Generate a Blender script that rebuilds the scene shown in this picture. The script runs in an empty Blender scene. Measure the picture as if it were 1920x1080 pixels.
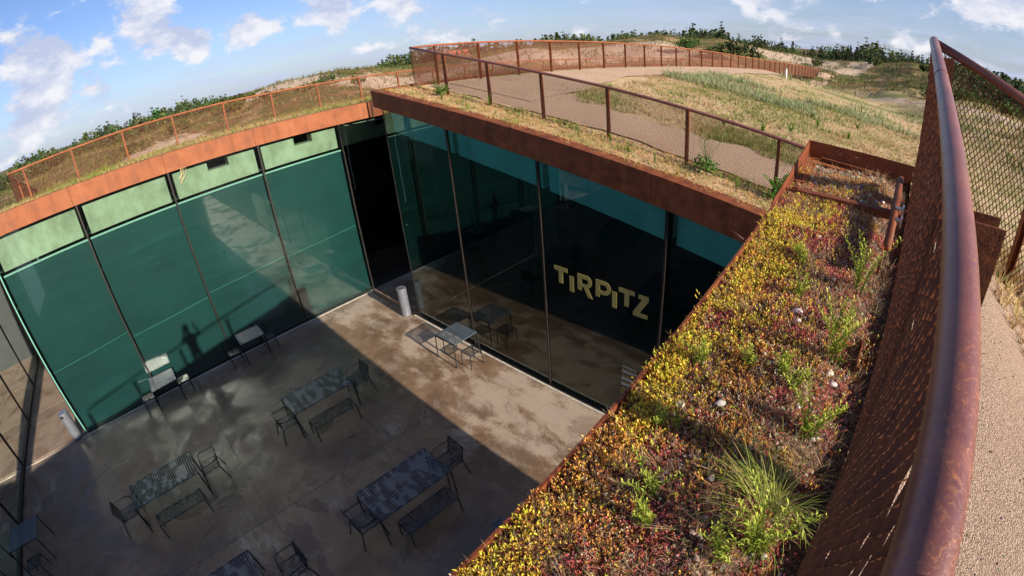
import bpy, bmesh, math, random
import numpy as np
from mathutils import Vector, Matrix
C = bpy.context.scene.collection
S = bpy.context.scene
PI = math.pi
rnd = random.Random(7)
RNG = np.random.default_rng(11)

# ------------------------------------------------------------------ camera, sky, sun, exposure
cd = bpy.data.cameras.new('camera'); cam = bpy.data.objects.new('camera', cd); C.objects.link(cam)
S.camera = cam
S.render.engine = 'CYCLES'
cd.type = 'PANO'
cd.sensor_fit = 'HORIZONTAL'; cd.sensor_width = 36.0; cd.sensor_height = 20.25
cd.clip_start = 0.02; cd.clip_end = 5000
cy = cd
cy.panorama_type = 'FISHEYE_LENS_POLYNOMIAL'
cy.fisheye_fov = PI
cy.fisheye_polynomial_k0 = 0.0
cy.fisheye_polynomial_k1 = -1.0639632759842708/18.0
cy.fisheye_polynomial_k2 = 0.0
cy.fisheye_polynomial_k3 = 0.05021773239164302/18.0**3
cy.fisheye_polynomial_k4 = 0.0
CAM = np.array([14.905327, -6.964776, 7.816906])
def rodr(w):
    w = np.array(w); t = np.linalg.norm(w); k = w/t
    K = np.array([[0,-k[2],k[1]],[k[2],0,-k[0]],[-k[1],k[0],0]])
    return np.eye(3)+math.sin(t)*K+(1-math.cos(t))*K@K
Rm = rodr((0.9890101603009394, 0.4855193567042862, 0.6454286741945925))
mw = Matrix.Identity(4)
for i in range(3):
    for j in range(3): mw[i][j] = Rm[i, j]
    mw[i][3] = CAM[i]
cam.matrix_world = mw

SUN_EL = math.radians(22.3)
sun_to = Vector((math.cos(SUN_EL)*0.9997, -0.025*math.cos(SUN_EL), math.sin(SUN_EL))).normalized()
sd = bpy.data.lights.new('sun', 'SUN'); sd.energy = 5.0; sd.angle = math.radians(0.5); sd.color = (1.0, 0.91, 0.77)
sun = bpy.data.objects.new('sun', sd); C.objects.link(sun)
sun.rotation_euler = (-sun_to).to_track_quat('-Z', 'Y').to_euler()
sun.location = (60, 0, 40)

W = bpy.data.worlds.new('World'); S.world = W; W.use_nodes = True
SKY_STRENGTH = 0.054
def build_world():
    nt = W.node_tree; nt.nodes.clear(); n = nt.nodes.new; l = nt.links.new
    out = n('ShaderNodeOutputWorld'); bg = n('ShaderNodeBackground'); bg.inputs['Strength'].default_value = SKY_STRENGTH
    l(bg.outputs[0], out.inputs[0])
    sky = n('ShaderNodeTexSky'); sky.sky_type = 'NISHITA'; sky.sun_disc = False
    sky.sun_elevation = SUN_EL
    sky.sun_rotation = math.atan2(sun_to.x, sun_to.y)
    sky.altitude = 10; sky.air_density = 1.0; sky.dust_density = 0.6; sky.ozone_density = 2.0
    tc = n('ShaderNodeTexCoord'); sep = n('ShaderNodeSeparateXYZ'); l(tc.outputs['Generated'], sep.inputs[0])
    def math_(op, a, b=None, c=None, clamp=False):
        m = n('ShaderNodeMath'); m.operation = op; m.use_clamp = clamp
        for i, v in enumerate((a, b, c)):
            if v is None: continue
            if isinstance(v, (int, float)): m.inputs[i].default_value = v
            else: l(v, m.inputs[i])
        return m.outputs[0]
    zz = math_('ADD', sep.outputs[2], 0.09)
    zz = math_('MAXIMUM', zz, 0.05)
    px = math_('DIVIDE', sep.outputs[0], zz); py = math_('DIVIDE', sep.outputs[1], zz)
    # direction space noise for the cumulus, planar noise for the high streaks
    comb = n('ShaderNodeCombineXYZ'); l(px, comb.inputs[0]); l(py, comb.inputs[1])
    n1 = n('ShaderNodeTexNoise'); n1.inputs['Scale'].default_value = 0.55; n1.inputs['Detail'].default_value = 9; n1.inputs['Roughness'].default_value = 0.62
    n1.inputs['Distortion'].default_value = 0.3
    l(comb.outputs[0], n1.inputs['Vector'])
    mp = n('ShaderNodeMapping'); mp.inputs['Scale'].default_value = (6.0, 6.0, 11.5); l(tc.outputs['Generated'], mp.inputs['Vector'])
    n2 = n('ShaderNodeTexNoise'); n2.inputs['Scale'].default_value = 1.0; n2.inputs['Detail'].default_value = 10; n2.inputs['Roughness'].default_value = 0.6
    l(mp.outputs[0], n2.inputs['Vector'])
    mp3 = n('ShaderNodeMapping'); mp3.inputs['Scale'].default_value = (6.0, 6.0, 11.5); mp3.inputs['Location'].default_value = (0.0, 0.0, -0.30); l(tc.outputs['Generated'], mp3.inputs['Vector'])
    n3 = n('ShaderNodeTexNoise'); n3.inputs['Scale'].default_value = 1.0; n3.inputs['Detail'].default_value = 10; n3.inputs['Roughness'].default_value = 0.6
    l(mp3.outputs[0], n3.inputs['Vector'])
    # banks of cumulus standing in these directions
    spots = [((-0.985,-0.083,0.150), .075, 1.0), ((-0.977,0.138,0.158), .07, .95), ((-0.994,0.02,0.095), .06, .7), ((-0.951,0.295,0.100), .06, .9),
             ((-0.889,0.441,0.130), .06, .8), ((-0.990,-0.112,0.080), .07, .8), ((-0.977,0.19,0.12), .05, .7), ((0.10,0.985,0.16), .12, 1.0),
             ((0.3,0.94,0.14), .15, 1.0), ((-0.6,-0.77,0.2), .2, .9), ((0.8,-0.5,0.3), .2, .7), ((-0.75,0.65,0.17), .09, .55), ((-0.2,0.96,0.2), .12, .8), ((-0.5,0.84,0.22), .14, .8)]
    tot = None
    for d, s, k in spots:
        dv = n('ShaderNodeVectorMath'); dv.operation = 'DISTANCE'; l(tc.outputs['Generated'], dv.inputs[0]); dv.inputs[1].default_value = Vector(d).normalized()
        q = math_('DIVIDE', dv.outputs['Value'], s); q = math_('MULTIPLY', q, q); q = math_('MULTIPLY', q, -1.0); q = math_('EXPONENT', q); q = math_('MULTIPLY', q, k)
        tot = q if tot is None else math_('MAXIMUM', tot, q)
    cum = math_('ADD', math_('MULTIPLY', n2.outputs['Fac'], 1.0), math_('MULTIPLY', tot, 0.22))
    r1 = n('ShaderNodeMapRange'); r1.interpolation_type = 'SMOOTHSTEP'; r1.inputs['From Min'].default_value = 0.565; r1.inputs['From Max'].default_value = 0.665; l(cum, r1.inputs['Value'])
    r2 = n('ShaderNodeMapRange'); r2.interpolation_type = 'SMOOTHSTEP'; r2.inputs['From Min'].default_value = 0.38; r2.inputs['From Max'].default_value = 0.70; l(n1.outputs['Fac'], r2.inputs['Value'])
    lit = n('ShaderNodeMapRange'); lit.inputs['From Min'].default_value = -0.06; lit.inputs['From Max'].default_value = 0.12
    l(math_('SUBTRACT', n2.outputs['Fac'], n3.outputs['Fac']), lit.inputs['Value'])
    ccol = n('ShaderNodeMix'); ccol.data_type = 'RGBA'; ccol.inputs['A'].default_value = (5.6, 6.2, 8.2, 1); ccol.inputs['B'].default_value = (9.6, 9.5, 9.9, 1); l(lit.outputs[0], ccol.inputs['Factor'])
    # blue above, pale lavender veil of thin cloud lower down
    tint = n('ShaderNodeMix'); tint.data_type = 'RGBA'; tint.blend_type = 'MULTIPLY'; tint.inputs['Factor'].default_value = 1.0
    l(sky.outputs[0], tint.inputs['A']); tint.inputs['B'].default_value = (.92, 1.06, 1.42, 1)
    veil = n('ShaderNodeMix'); veil.data_type = 'RGBA'
    l(tint.outputs['Result'], veil.inputs['A']); veil.inputs['B'].default_value = (5.9, 6.7, 9.2, 1)
    low = n('ShaderNodeMapRange'); low.inputs['From Min'].default_value = 0.17; low.inputs['From Max'].default_value = 0.0; low.inputs['To Min'].default_value = 0.15; low.inputs['To Max'].default_value = 0.92; l(sep.outputs[2], low.inputs['Value'])
    l(math_('MULTIPLY', low.outputs[0], math_('MULTIPLY_ADD', r2.outputs[0], 0.55, 0.45), clamp=True), veil.inputs['Factor'])
    mixc = n('ShaderNodeMix'); mixc.data_type = 'RGBA'; l(veil.outputs['Result'], mixc.inputs['A']); l(ccol.outputs['Result'], mixc.inputs['B'])
    l(math_('MULTIPLY', r1.outputs[0], 0.93), mixc.inputs['Factor'])
    l(mixc.outputs['Result'], bg.inputs['Color'])
build_world()
S.view_settings.view_transform = 'Standard'; S.view_settings.look = 'None'
S.view_settings.exposure = 0.86; S.view_settings.gamma = 1.0; S.view_settings.use_curve_mapping = False
S.cycles.use_denoising = True
S.cycles.max_bounces = 10; S.cycles.transparent_max_bounces = 24
S.cycles.blur_glossy = 0.0; S.cycles.sample_clamp_indirect = 16.0
S.cycles.use_adaptive_sampling = True; S.cycles.adaptive_threshold = 0.01

# ------------------------------------------------------------------ helpers
def tag(o, label=None, cat=None, group=None, kind=None):
    if label: o['label'] = label
    if cat: o['category'] = cat
    if group: o['group'] = group
    if kind: o['kind'] = kind
    return o
def thing(name, label, cat, loc=(0,0,0), rz=0.0, group=None):
    o = bpy.data.objects.new(name, None); C.objects.link(o); o.location = loc; o.rotation_euler = (0,0,rz)
    return tag(o, label, cat, group)
def link(name, me, mat=None, parent=None, loc=None, rz=None):
    o = bpy.data.objects.new(name, me); C.objects.link(o)
    if mat is not None and len(me.materials) == 0: me.materials.append(mat)
    if parent is not None: o.parent = parent
    if loc is not None: o.location = loc
    if rz is not None: o.rotation_euler = (0,0,rz)
    return o
class MB:
    def __init__(s): s.v = []; s.f = []
    def quad(s, *p):
        b = len(s.v); s.v += [tuple(q) for q in p]; s.f.append(tuple(range(b, b+len(p)))); return s
    def box(s, x0, x1, y0, y1, z0, z1):
        b = len(s.v)
        s.v += [(x0,y0,z0),(x1,y0,z0),(x1,y1,z0),(x0,y1,z0),(x0,y0,z1),(x1,y0,z1),(x1,y1,z1),(x0,y1,z1)]
        s.f += [tuple(b+i for i in q) for q in ((0,3,2,1),(4,5,6,7),(0,1,5,4),(1,2,6,5),(2,3,7,6),(3,0,4,7))]; return s
    def hexa(s, p):      # 8 points: bottom ring 4, top ring 4
        b = len(s.v); s.v += [tuple(q) for q in p]
        s.f += [tuple(b+i for i in q) for q in ((0,3,2,1),(4,5,6,7),(0,1,5,4),(1,2,6,5),(2,3,7,6),(3,0,4,7))]; return s
    def bar(s, a, b, w, h=None, up=(0,0,1)):   # rectangular bar from a to b
        h = h or w; a = Vector(a); b = Vector(b); d = (b-a).normalized(); u = Vector(up)
        if abs(d.dot(u)) > .98: u = Vector((1,0,0))
        sd_ = d.cross(u).normalized(); u = sd_.cross(d)
        sd_ *= w/2; u *= h/2
        return s.hexa([a-sd_-u, a+sd_-u, a+sd_+u, a-sd_+u, b-sd_-u, b+sd_-u, b+sd_+u, b-sd_+u])
    def tube(s, pts, r, n=8, cap=True):
        pts = [Vector(p) for p in pts]; rings = []
        rs = r if isinstance(r, (list, tuple)) else [r]*len(pts)
        for i, p in enumerate(pts):
            d = (pts[min(i+1, len(pts)-1)]-pts[max(i-1, 0)]).normalized()
            u = Vector((0,0,1)) if abs(d.z) < .95 else Vector((1,0,0))
            a = d.cross(u).normalized(); b = a.cross(d)
            base = len(s.v); rings.append(base)
            for k in range(n):
                t = 2*PI*k/n; s.v.append(tuple(p+(a*math.cos(t)+b*math.sin(t))*rs[i]))
        for i in range(len(pts)-1):
            for k in range(n):
                s.f.append((rings[i]+k, rings[i]+(k+1) % n, rings[i+1]+(k+1) % n, rings[i+1]+k))
        if cap:
            s.f.append(tuple(rings[0]+k for k in range(n-1, -1, -1))); s.f.append(tuple(rings[-1]+k for k in range(n)))
        return s
    def lathe(s, prof, n=28, c=(0,0)):
        rings = []
        for r, z in prof:
            rings.append(len(s.v))
            for k in range(n):
                t = 2*PI*k/n; s.v.append((c[0]+r*math.cos(t), c[1]+r*math.sin(t), z))
        for i in range(len(prof)-1):
            for k in range(n): s.f.append((rings[i]+k, rings[i]+(k+1) % n, rings[i+1]+(k+1) % n, rings[i+1]+k))
        s.f.append(tuple(rings[0]+k for k in range(n-1, -1, -1))); s.f.append(tuple(rings[-1]+k for k in range(n)))
        return s
    def prism(s, poly, f0, f1):   # poly of 2D points, f0/f1 map (a,b)->3D
        b = len(s.v); n = len(poly)
        s.v += [tuple(f0(*q)) for q in poly]+[tuple(f1(*q)) for q in poly]
        s.f.append(tuple(b+i for i in range(n))); s.f.append(tuple(b+n+i for i in range(n-1, -1, -1)))
        for i in range(n): s.f.append((b+i, b+n+i, b+n+(i+1) % n, b+(i+1) % n))
        return s
    def mesh(s, name, smooth=False):
        me = bpy.data.meshes.new(name); me.from_pydata(s.v, [], s.f); me.update()
        bm = bmesh.new(); bm.from_mesh(me); bmesh.ops.recalc_face_normals(bm, faces=bm.faces); bm.to_mesh(me); bm.free()
        if smooth: me.polygons.foreach_set('use_smooth', [True]*len(me.polygons))
        return me
    def obj(s, name, mat, parent=None, smooth=False, bevel=0):
        o = link(name, s.mesh(name, smooth), mat, parent)
        if bevel:
            m = o.modifiers.new('edge', 'BEVEL'); m.width = bevel; m.segments = 2; m.limit_method = 'ANGLE'
        return o
def npmesh(name, V, F, col=None, smooth=False):
    """fast mesh from arrays, F is (n,3) or (n,4)"""
    me = bpy.data.meshes.new(name); V = np.asarray(V, np.float32); F = np.asarray(F, np.int32); k = F.shape[1]
    me.vertices.add(len(V)); me.vertices.foreach_set('co', V.ravel())
    me.loops.add(F.size); me.loops.foreach_set('vertex_index', F.ravel())
    me.polygons.add(len(F)); me.polygons.foreach_set('loop_start', np.arange(0, F.size, k, dtype=np.int32))
    me.polygons.foreach_set('loop_total', np.full(len(F), k, np.int32))
    if smooth: me.polygons.foreach_set('use_smooth', np.ones(len(F), bool))
    if col is not None:
        a = me.color_attributes.new('Col', 'FLOAT_COLOR', 'POINT')
        a.data.foreach_set('color', np.concatenate([np.asarray(col, np.float32), np.ones((len(V), 1), np.float32)], 1).ravel())
    me.update(calc_edges=True); me.validate()
    return me
def scatter(name, tmpl, P, scale, yaw, colA, colB, tilt=0.15, zs=None):
    """joins copies of templates (V, F(tri), w) at points P; w blends colA (base) to colB (tip)"""
    Vs = []; Fs = []; Cs = []; off = 0
    n = len(P); which = RNG.integers(0, len(tmpl), n); tx = RNG.normal(0, tilt, n); ty = RNG.normal(0, tilt, n)
    zs = np.ones(n) if zs is None else zs
    for ti, (V, F, w) in enumerate(tmpl):
        I = np.where(which == ti)[0]
        if not len(I): continue
        c, s_ = np.cos(yaw[I])[:, None], np.sin(yaw[I])[:, None]; sc = scale[I][:, None]
        X = (V[None, :, 0]*c-V[None, :, 1]*s_)*sc; Y = (V[None, :, 0]*s_+V[None, :, 1]*c)*sc; Z = V[None, :, 2]*sc*zs[I][:, None]
        X = X+tx[I][:, None]*Z; Y = Y+ty[I][:, None]*Z
        Q = np.stack([X+P[I][:, 0:1], Y+P[I][:, 1:2], Z+P[I][:, 2:3]], -1)
        col = colA[I][:, None, :]*(1-w[None, :, None])+colB[I][:, None, :]*w[None, :, None]
        Vs.append(Q.reshape(-1, 3)); Cs.append(col.reshape(-1, 3))
        Fs.append((F[None]+(np.arange(len(I))*len(V))[:, None, None]+off).reshape(-1, 3)); off += len(I)*len(V)
    return npmesh(name, np.concatenate(Vs), np.concatenate(Fs), np.concatenate(Cs))
# numpy value noise
_tab = np.random.default_rng(3).random((256, 256))
def vnoise(x, y):
    xi = np.floor(x).astype(int); yi = np.floor(y).astype(int); fx = x-xi; fy = y-yi
    fx = fx*fx*(3-2*fx); fy = fy*fy*(3-2*fy)
    g = lambda a, b: _tab[a % 256, b % 256]
    return (g(xi, yi)*(1-fx)+g(xi+1, yi)*fx)*(1-fy)+(g(xi, yi+1)*(1-fx)+g(xi+1, yi+1)*fx)*fy
def fbm(x, y, o=4):
    s_ = 0; a = .5; t = 0
    for i in range(o): s_ = s_+a*vnoise(x*2**i+17.3*i, y*2**i+5.1*i); t += a; a *= .55
    return s_/t
def sstep(a, b, x):
    t = np.clip((x-a)/(b-a), 0, 1); return t*t*(3-2*t)

# ------------------------------------------------------------------ materials
def newmat(name):
    m = bpy.data.materials.new(name); m.use_nodes = True; nt = m.node_tree
    b = nt.nodes['Principled BSDF']; return m, nt, b
def noise(nt, scale, detail=5, rough=.55, vec=None, dist=0.0, obj=True):
    t = nt.nodes.new('ShaderNodeTexNoise'); t.inputs['Scale'].default_value = scale; t.inputs['Detail'].default_value = detail
    t.inputs['Roughness'].default_value = rough; t.inputs['Distortion'].default_value = dist
    if vec is None:
        g = nt.nodes.new('ShaderNodeNewGeometry'); vec = g.outputs['Position']
    nt.links.new(vec, t.inputs['Vector']); return t.outputs['Fac']
def ramp(nt, fac, stops, interp='LINEAR'):
    r = nt.nodes.new('ShaderNodeValToRGB'); r.color_ramp.interpolation = interp
    e = r.color_ramp.elements
    while len(e) < len(stops): e.new(0.5)
    for i, (p, c) in enumerate(stops): e[i].position = p; e[i].color = (*c, 1) if len(c) == 3 else c
    nt.links.new(fac, r.inputs[0]); return r.outputs[0]
def mixc(nt, fac, a, b, mode='MIX'):
    m = nt.nodes.new('ShaderNodeMix'); m.data_type = 'RGBA'; m.blend_type = mode
    for k, v in (('Factor', fac), ('A', a), ('B', b)):
        if isinstance(v, (int, float)): m.inputs[k].default_value = v
        elif isinstance(v, tuple): m.inputs[k].default_value = (*v, 1)
        else: nt.links.new(v, m.inputs[k])
    return m.outputs['Result']
def mrange(nt, v, a, b, c=0.0, d=1.0, smooth=True):
    m = nt.nodes.new('ShaderNodeMapRange'); m.interpolation_type = 'SMOOTHSTEP' if smooth else 'LINEAR'
    for k, q in (('From Min', a), ('From Max', b), ('To Min', c), ('To Max', d)): m.inputs[k].default_value = q
    nt.links.new(v, m.inputs['Value']); return m.outputs[0]
def bump(nt, b, h, strength=.3, dist=.02):
    k = nt.nodes.new('ShaderNodeBump'); k.inputs['Strength'].default_value = strength; k.inputs['Distance'].default_value = dist
    nt.links.new(h, k.inputs['Height']); nt.links.new(k.outputs[0], b.inputs['Normal'])
def mapped(nt, sc=(1,1,1), rot=(0,0,0)):
    g = nt.nodes.new('ShaderNodeNewGeometry'); m = nt.nodes.new('ShaderNodeMapping'); m.inputs['Scale'].default_value = sc; m.inputs['Rotation'].default_value = rot
    nt.links.new(g.outputs['Position'], m.inputs['Vector']); return m.outputs[0]
def m_plain(name, col, rough=.5, metal=0.0, var=.12, scale=8, spec=None):
    m, nt, b = newmat(name)
    f = noise(nt, scale, 4)
    d = tuple(c*(1-var) for c in col); u = tuple(min(1, c*(1+var)) for c in col)
    nt.links.new(ramp(nt, f, [(.3, d), (.7, u)]), b.inputs['Base Color'])
    b.inputs['Roughness'].default_value = rough; b.inputs['Metallic'].default_value = metal
    if spec is not None: b.inputs['Specular IOR Level'].default_value = spec
    return m
def m_corten(name, dark, mid, light, rough=(.55,.8), scale=6, drip=True, fine=60, bmp=.25, spec=.3):
    m, nt, b = newmat(name)
    f1 = noise(nt, scale, 8, .65); f2 = noise(nt, fine, 3, .6)
    col = ramp(nt, f1, [(.28, dark), (.5, mid), (.74, light)])
    col = mixc(nt, mrange(nt, f2, .45, .7, 0, .45), col, dark)
    if drip:
        v = noise(nt, 1.0, 4, .6, mapped(nt, (5, 5, .35)))
        col = mixc(nt, mrange(nt, v, .52, .75, 0, .45), col, light)
        col = mixc(nt, mrange(nt, v, .47, .30, 0, .6), col, dark)
    nt.links.new(col, b.inputs['Base Color'])
    nt.links.new(mrange(nt, f1, .3, .7, rough[0], rough[1]), b.inputs['Roughness']); b.inputs['Specular IOR Level'].default_value = spec
    bump(nt, b, f2, bmp, .004); return m
M = {}
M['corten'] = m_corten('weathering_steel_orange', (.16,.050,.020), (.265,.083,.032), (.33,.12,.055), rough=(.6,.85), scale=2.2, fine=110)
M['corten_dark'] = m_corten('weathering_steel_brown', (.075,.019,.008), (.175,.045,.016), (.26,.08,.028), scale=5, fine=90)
M['corten_post'] = m_corten('weathering_steel_post', (.11,.030,.010), (.27,.075,.020), (.36,.12,.035), scale=9, fine=120, drip=False)
M['corten_mesh'] = m_corten('weathering_steel_mesh', (.07,.022,.011), (.16,.050,.022), (.24,.085,.035), scale=12, drip=False, fine=150, bmp=.1)
M['corten_plate'] = m_corten('pitted_rust_plate', (.035,.010,.006), (.16,.042,.012), (.34,.115,.03), scale=38, drip=False, fine=170, bmp=.6)
def m_rail():
    m, nt, b = newmat('worn_rust_handrail')
    f1 = noise(nt, 4, 7, .65, dist=.6); f2 = noise(nt, 62, 6, .68, dist=2.2); f3 = noise(nt, 190, 3)
    col = ramp(nt, f1, [(.3, (.13,.045,.040)), (.55, (.21,.072,.055)), (.75, (.28,.10,.055))])
    col = mixc(nt, mrange(nt, f2, .52, .70, 0, .8), col, (.38,.13,.045))
    col = mixc(nt, mrange(nt, f3, .68, .76, 0, .6), col, (.02,.01,.01))
    nt.links.new(col, b.inputs['Base Color'])
    nt.links.new(mrange(nt, f2, .3, .7, .27, .48), b.inputs['Roughness']); b.inputs['Specular IOR Level'].default_value = .75
    b.inputs['Metallic'].default_value = .15
    bump(nt, b, f2, .18, .003); return m
M['rail'] = m_rail()
def m_glass(name, tint, ior=1.5, k=1.7, rough=0.0, soft=0.0):
    m, nt, b = newmat(name); nt.nodes.remove(b); n = nt.nodes.new; l = nt.links.new
    out = nt.nodes['Material Output']
    tr = n('ShaderNodeBsdfTransparent'); tr.inputs[0].default_value = (*tint, 1)
    gl = n('ShaderNodeBsdfGlossy'); gl.inputs['Roughness'].default_value = rough; gl.inputs['Color'].default_value = (.93, 1, .97, 1)
    fr = n('ShaderNodeFresnel'); fr.inputs['IOR'].default_value = ior
    # large flat panes bow a little, so reflections wobble
    nz = noise(nt, .55, 2); bp = n('ShaderNodeBump'); bp.inputs['Strength'].default_value = .05; bp.inputs['Distance'].default_value = .03; l(nz, bp.inputs['Height'])
    l(bp.outputs[0], gl.inputs['Normal'])
    mu = n('ShaderNodeMath'); mu.operation = 'MULTIPLY'; mu.use_clamp = True; mu.inputs[1].default_value = k; l(fr.outputs[0], mu.inputs[0])
    g2 = n('ShaderNodeBsdfGlossy'); g2.inputs['Roughness'].default_value = .15; g2.inputs['Color'].default_value = (.93, 1, .97, 1)   # haze of the bowed outer pane
    gm = n('ShaderNodeMixShader'); gm.inputs[0].default_value = soft; l(gl.outputs[0], gm.inputs[1]); l(g2.outputs[0], gm.inputs[2])
    mx = n('ShaderNodeMixShader'); l(mu.outputs[0], mx.inputs[0]); l(tr.outputs[0], mx.inputs[1]); l(gm.outputs[0], mx.inputs[2])
    l(mx.outputs[0], out.inputs[0]); return m
M['glass_blind'] = m_glass('coated_green_glass', (.62, .85, .78), k=3.3, soft=.40)
M['glass_name'] = m_glass('coated_teal_glass', (.42, .88, .80), k=1.55)
M['glass'] = m_glass('green_tinted_glass', (.69, .85, .75))
M['glass_edge'] = m_plain('polished_glass_edge', (.16, .42, .33), .15, 0, .1, 3)
def m_curtain():
    m, nt, b = newmat('dark_green_blind')
    f = noise(nt, 1.0, 4, .6, mapped(nt, (1, .5, 1.4), (.12, 0, 0))); f2 = noise(nt, .6, 3, .5, mapped(nt, (1, .25, 4)))
    col = ramp(nt, f, [(.3, (.001,.026,.030)), (.7, (.002,.043,.048))])
    col = mixc(nt, mrange(nt, f2, .58, .72, 0, .35), col, (.008,.07,.066))
    nt.links.new(col, b.inputs['Base Color']); b.inputs['Roughness'].default_value = .6
    bump(nt, b, f2, .3, .05); return m
M['curtain'] = m_curtain()
def m_beam():
    m, nt, b = newmat('smooth_cast_concrete')
    f = noise(nt, 2.2, 7, .65, mapped(nt, (1, 1, .7))); g = noise(nt, 1.1, 4, .55, mapped(nt, (1, 3, .5)))
    col = ramp(nt, f, [(.3, (.25,.20,.14)), (.47, (.37,.30,.22)), (.64, (.46,.385,.30))])
    col = mixc(nt, mrange(nt, g, .55, .75, 0, .6), col, (.25,.225,.145))
    nt.links.new(col, b.inputs['Base Color']); b.inputs['Roughness'].default_value = .8; return m
M['beam'] = m_beam()
M['beam_brightened'] = m_plain('brightened_concrete_beam', (.62,.66,.62), .8, 0, .12, 1.5)  # the same concrete, lightened in colour to make up for the dim room
M['rail_pale'] = m_plain('pale_green_aluminium', (.36,.44,.40), .5, 0, .05, 5)
def m_floor():
    m, nt, b = newmat('stained_concrete_slab')
    big = noise(nt, .33, 6, .6, dist=.6); mid = noise(nt, 1.5, 8, .68, dist=.5); fine = noise(nt, 22, 6, .7)
    streak = noise(nt, 1.0, 6, .65, mapped(nt, (1.2, 2.6, 1), (0, 0, .5)))
    col = ramp(nt, mid, [(.28, (.115,.068,.039)), (.5, (.18,.110,.065)), (.72, (.245,.16,.10))])
    pale = nt.nodes.new('ShaderNodeMath'); pale.operation = 'ADD'; nt.links.new(big, pale.inputs[0])
    s2 = nt.nodes.new('ShaderNodeMath'); s2.operation = 'MULTIPLY_ADD'; nt.links.new(streak, s2.inputs[0]); s2.inputs[1].default_value = .8; s2.inputs[2].default_value = -.4
    nt.links.new(s2.outputs[0], pale.inputs[1])
    f3 = nt.nodes.new('ShaderNodeMath'); f3.operation = 'MULTIPLY_ADD'; nt.links.new(fine, f3.inputs[0]); f3.inputs[1].default_value = .35; nt.links.new(pale.outputs[0], f3.inputs[2])
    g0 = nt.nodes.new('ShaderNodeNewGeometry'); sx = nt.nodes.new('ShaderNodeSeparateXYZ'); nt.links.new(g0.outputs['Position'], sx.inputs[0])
    sun_strip = mrange(nt, sx.outputs[1], -3.4, -.6, -.15, .03)       # sunlit strip painted in: bloom made paler there, weaker in the shaded court
    ff = nt.nodes.new('ShaderNodeMath'); ff.operation = 'ADD'; nt.links.new(f3.outputs[0], ff.inputs[0]); nt.links.new(sun_strip, ff.inputs[1])
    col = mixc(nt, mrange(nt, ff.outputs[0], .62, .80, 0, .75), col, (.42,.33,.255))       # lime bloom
    ribbon = mrange(nt, sx.outputs[0], .75, .35, 0, 1)
    col = mixc(nt, mrange(nt, mid, .3, .6, .2, .6), col, mixc(nt, ribbon, col, (.27,.21,.165)))
    wet = noise(nt, .55, 5, .6, mapped(nt, (1, 1, 1), (0, 0, .3)), dist=1.0)
    col = mixc(nt, mrange(nt, wet, .52, .62, 0, .4), col, (.095,.062,.042))
    fleck = noise(nt, 30, 1); col = mixc(nt, mrange(nt, fleck, .80, .84, 0, .7), col, (.55,.5,.45))
    crack = nt.nodes.new('ShaderNodeTexVoronoi'); crack.feature = 'DISTANCE_TO_EDGE'; crack.inputs['Scale'].default_value = .42
    dv = nt.nodes.new('ShaderNodeVectorMath'); dv.operation = 'ADD'
    nn = nt.nodes.new('ShaderNodeTexNoise'); nn.inputs['Scale'].default_value = 1.6; nn.inputs['Detail'].default_value = 5
    g = nt.nodes.new('ShaderNodeNewGeometry'); nt.links.new(g.outputs['Position'], nn.inputs['Vector'])
    sc = nt.nodes.new('ShaderNodeVectorMath'); sc.operation = 'SCALE'; sc.inputs['Scale'].default_value = 1.5; nt.links.new(nn.outputs['Color'], sc.inputs[0])
    nt.links.new(g.outputs['Position'], dv.inputs[0]); nt.links.new(sc.outputs[0], dv.inputs[1]); nt.links.new(dv.outputs[0], crack.inputs['Vector'])
    cm = nt.nodes.new('ShaderNodeMath'); cm.operation = 'MULTIPLY'; nt.links.new(mrange(nt, crack.outputs['Distance'], .0, .007, 1, 0), cm.inputs[0]); nt.links.new(mrange(nt, big, .48, .6, 0, .4), cm.inputs[1])
    col = mixc(nt, cm.outputs[0], col, (.48,.38,.28))
    br = nt.nodes.new('ShaderNodeTexBrick'); br.inputs['Scale'].default_value = 1.0; br.inputs['Brick Width'].default_value = .95; br.inputs['Row Height'].default_value = .42; br.inputs['Mortar Size'].default_value = .006; br.inputs['Mortar Smooth'].default_value = .4
    nt.links.new(mapped(nt, (1, 1, 1), (0, 0, .03)), br.inputs['Vector'])
    sm_ = nt.nodes.new('ShaderNodeMath'); sm_.operation = 'MULTIPLY'; nt.links.new(br.outputs['Fac'], sm_.inputs[0]); nt.links.new(mrange(nt, noise(nt, .7, 3), .4, .6, .05, .5), sm_.inputs[1])
    col = mixc(nt, sm_.outputs[0], col, (.055,.038,.026))
    nt.links.new(col, b.inputs['Base Color'])
    nt.links.new(mrange(nt, wet, .44, .6, .62, .24), b.inputs['Roughness'])
    bump(nt, b, fine, .15, .01); return m
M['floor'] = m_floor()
M['strip'] = m_plain('pale_threshold_strip', (.46,.39,.32), .7, 0, .2, 5)
M['concrete'] = m_plain('grey_concrete', (.30,.27,.24), .8, 0, .2, 2)
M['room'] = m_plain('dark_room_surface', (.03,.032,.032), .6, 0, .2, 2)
M['frame'] = m_plain('dark_bronze_profile', (.045,.036,.033), .35, .5, .2, 6)
M['channel'] = m_plain('black_drain_channel', (.02,.018,.017), .6, .2, .2, 6)
def m_furn():
    m, nt, b = newmat('anthracite_powder_coat')
    f = noise(nt, 6, 5, .6)
    nt.links.new(ramp(nt, f, [(.35, (.008,.011,.015)), (.65, (.016,.020,.026))]), b.inputs['Base Color'])
    nt.links.new(mrange(nt, f, .4, .62, .22, .5), b.inputs['Roughness']); b.inputs['Specular IOR Level'].default_value = .6
    return m
M['furn'] = m_furn()
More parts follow.
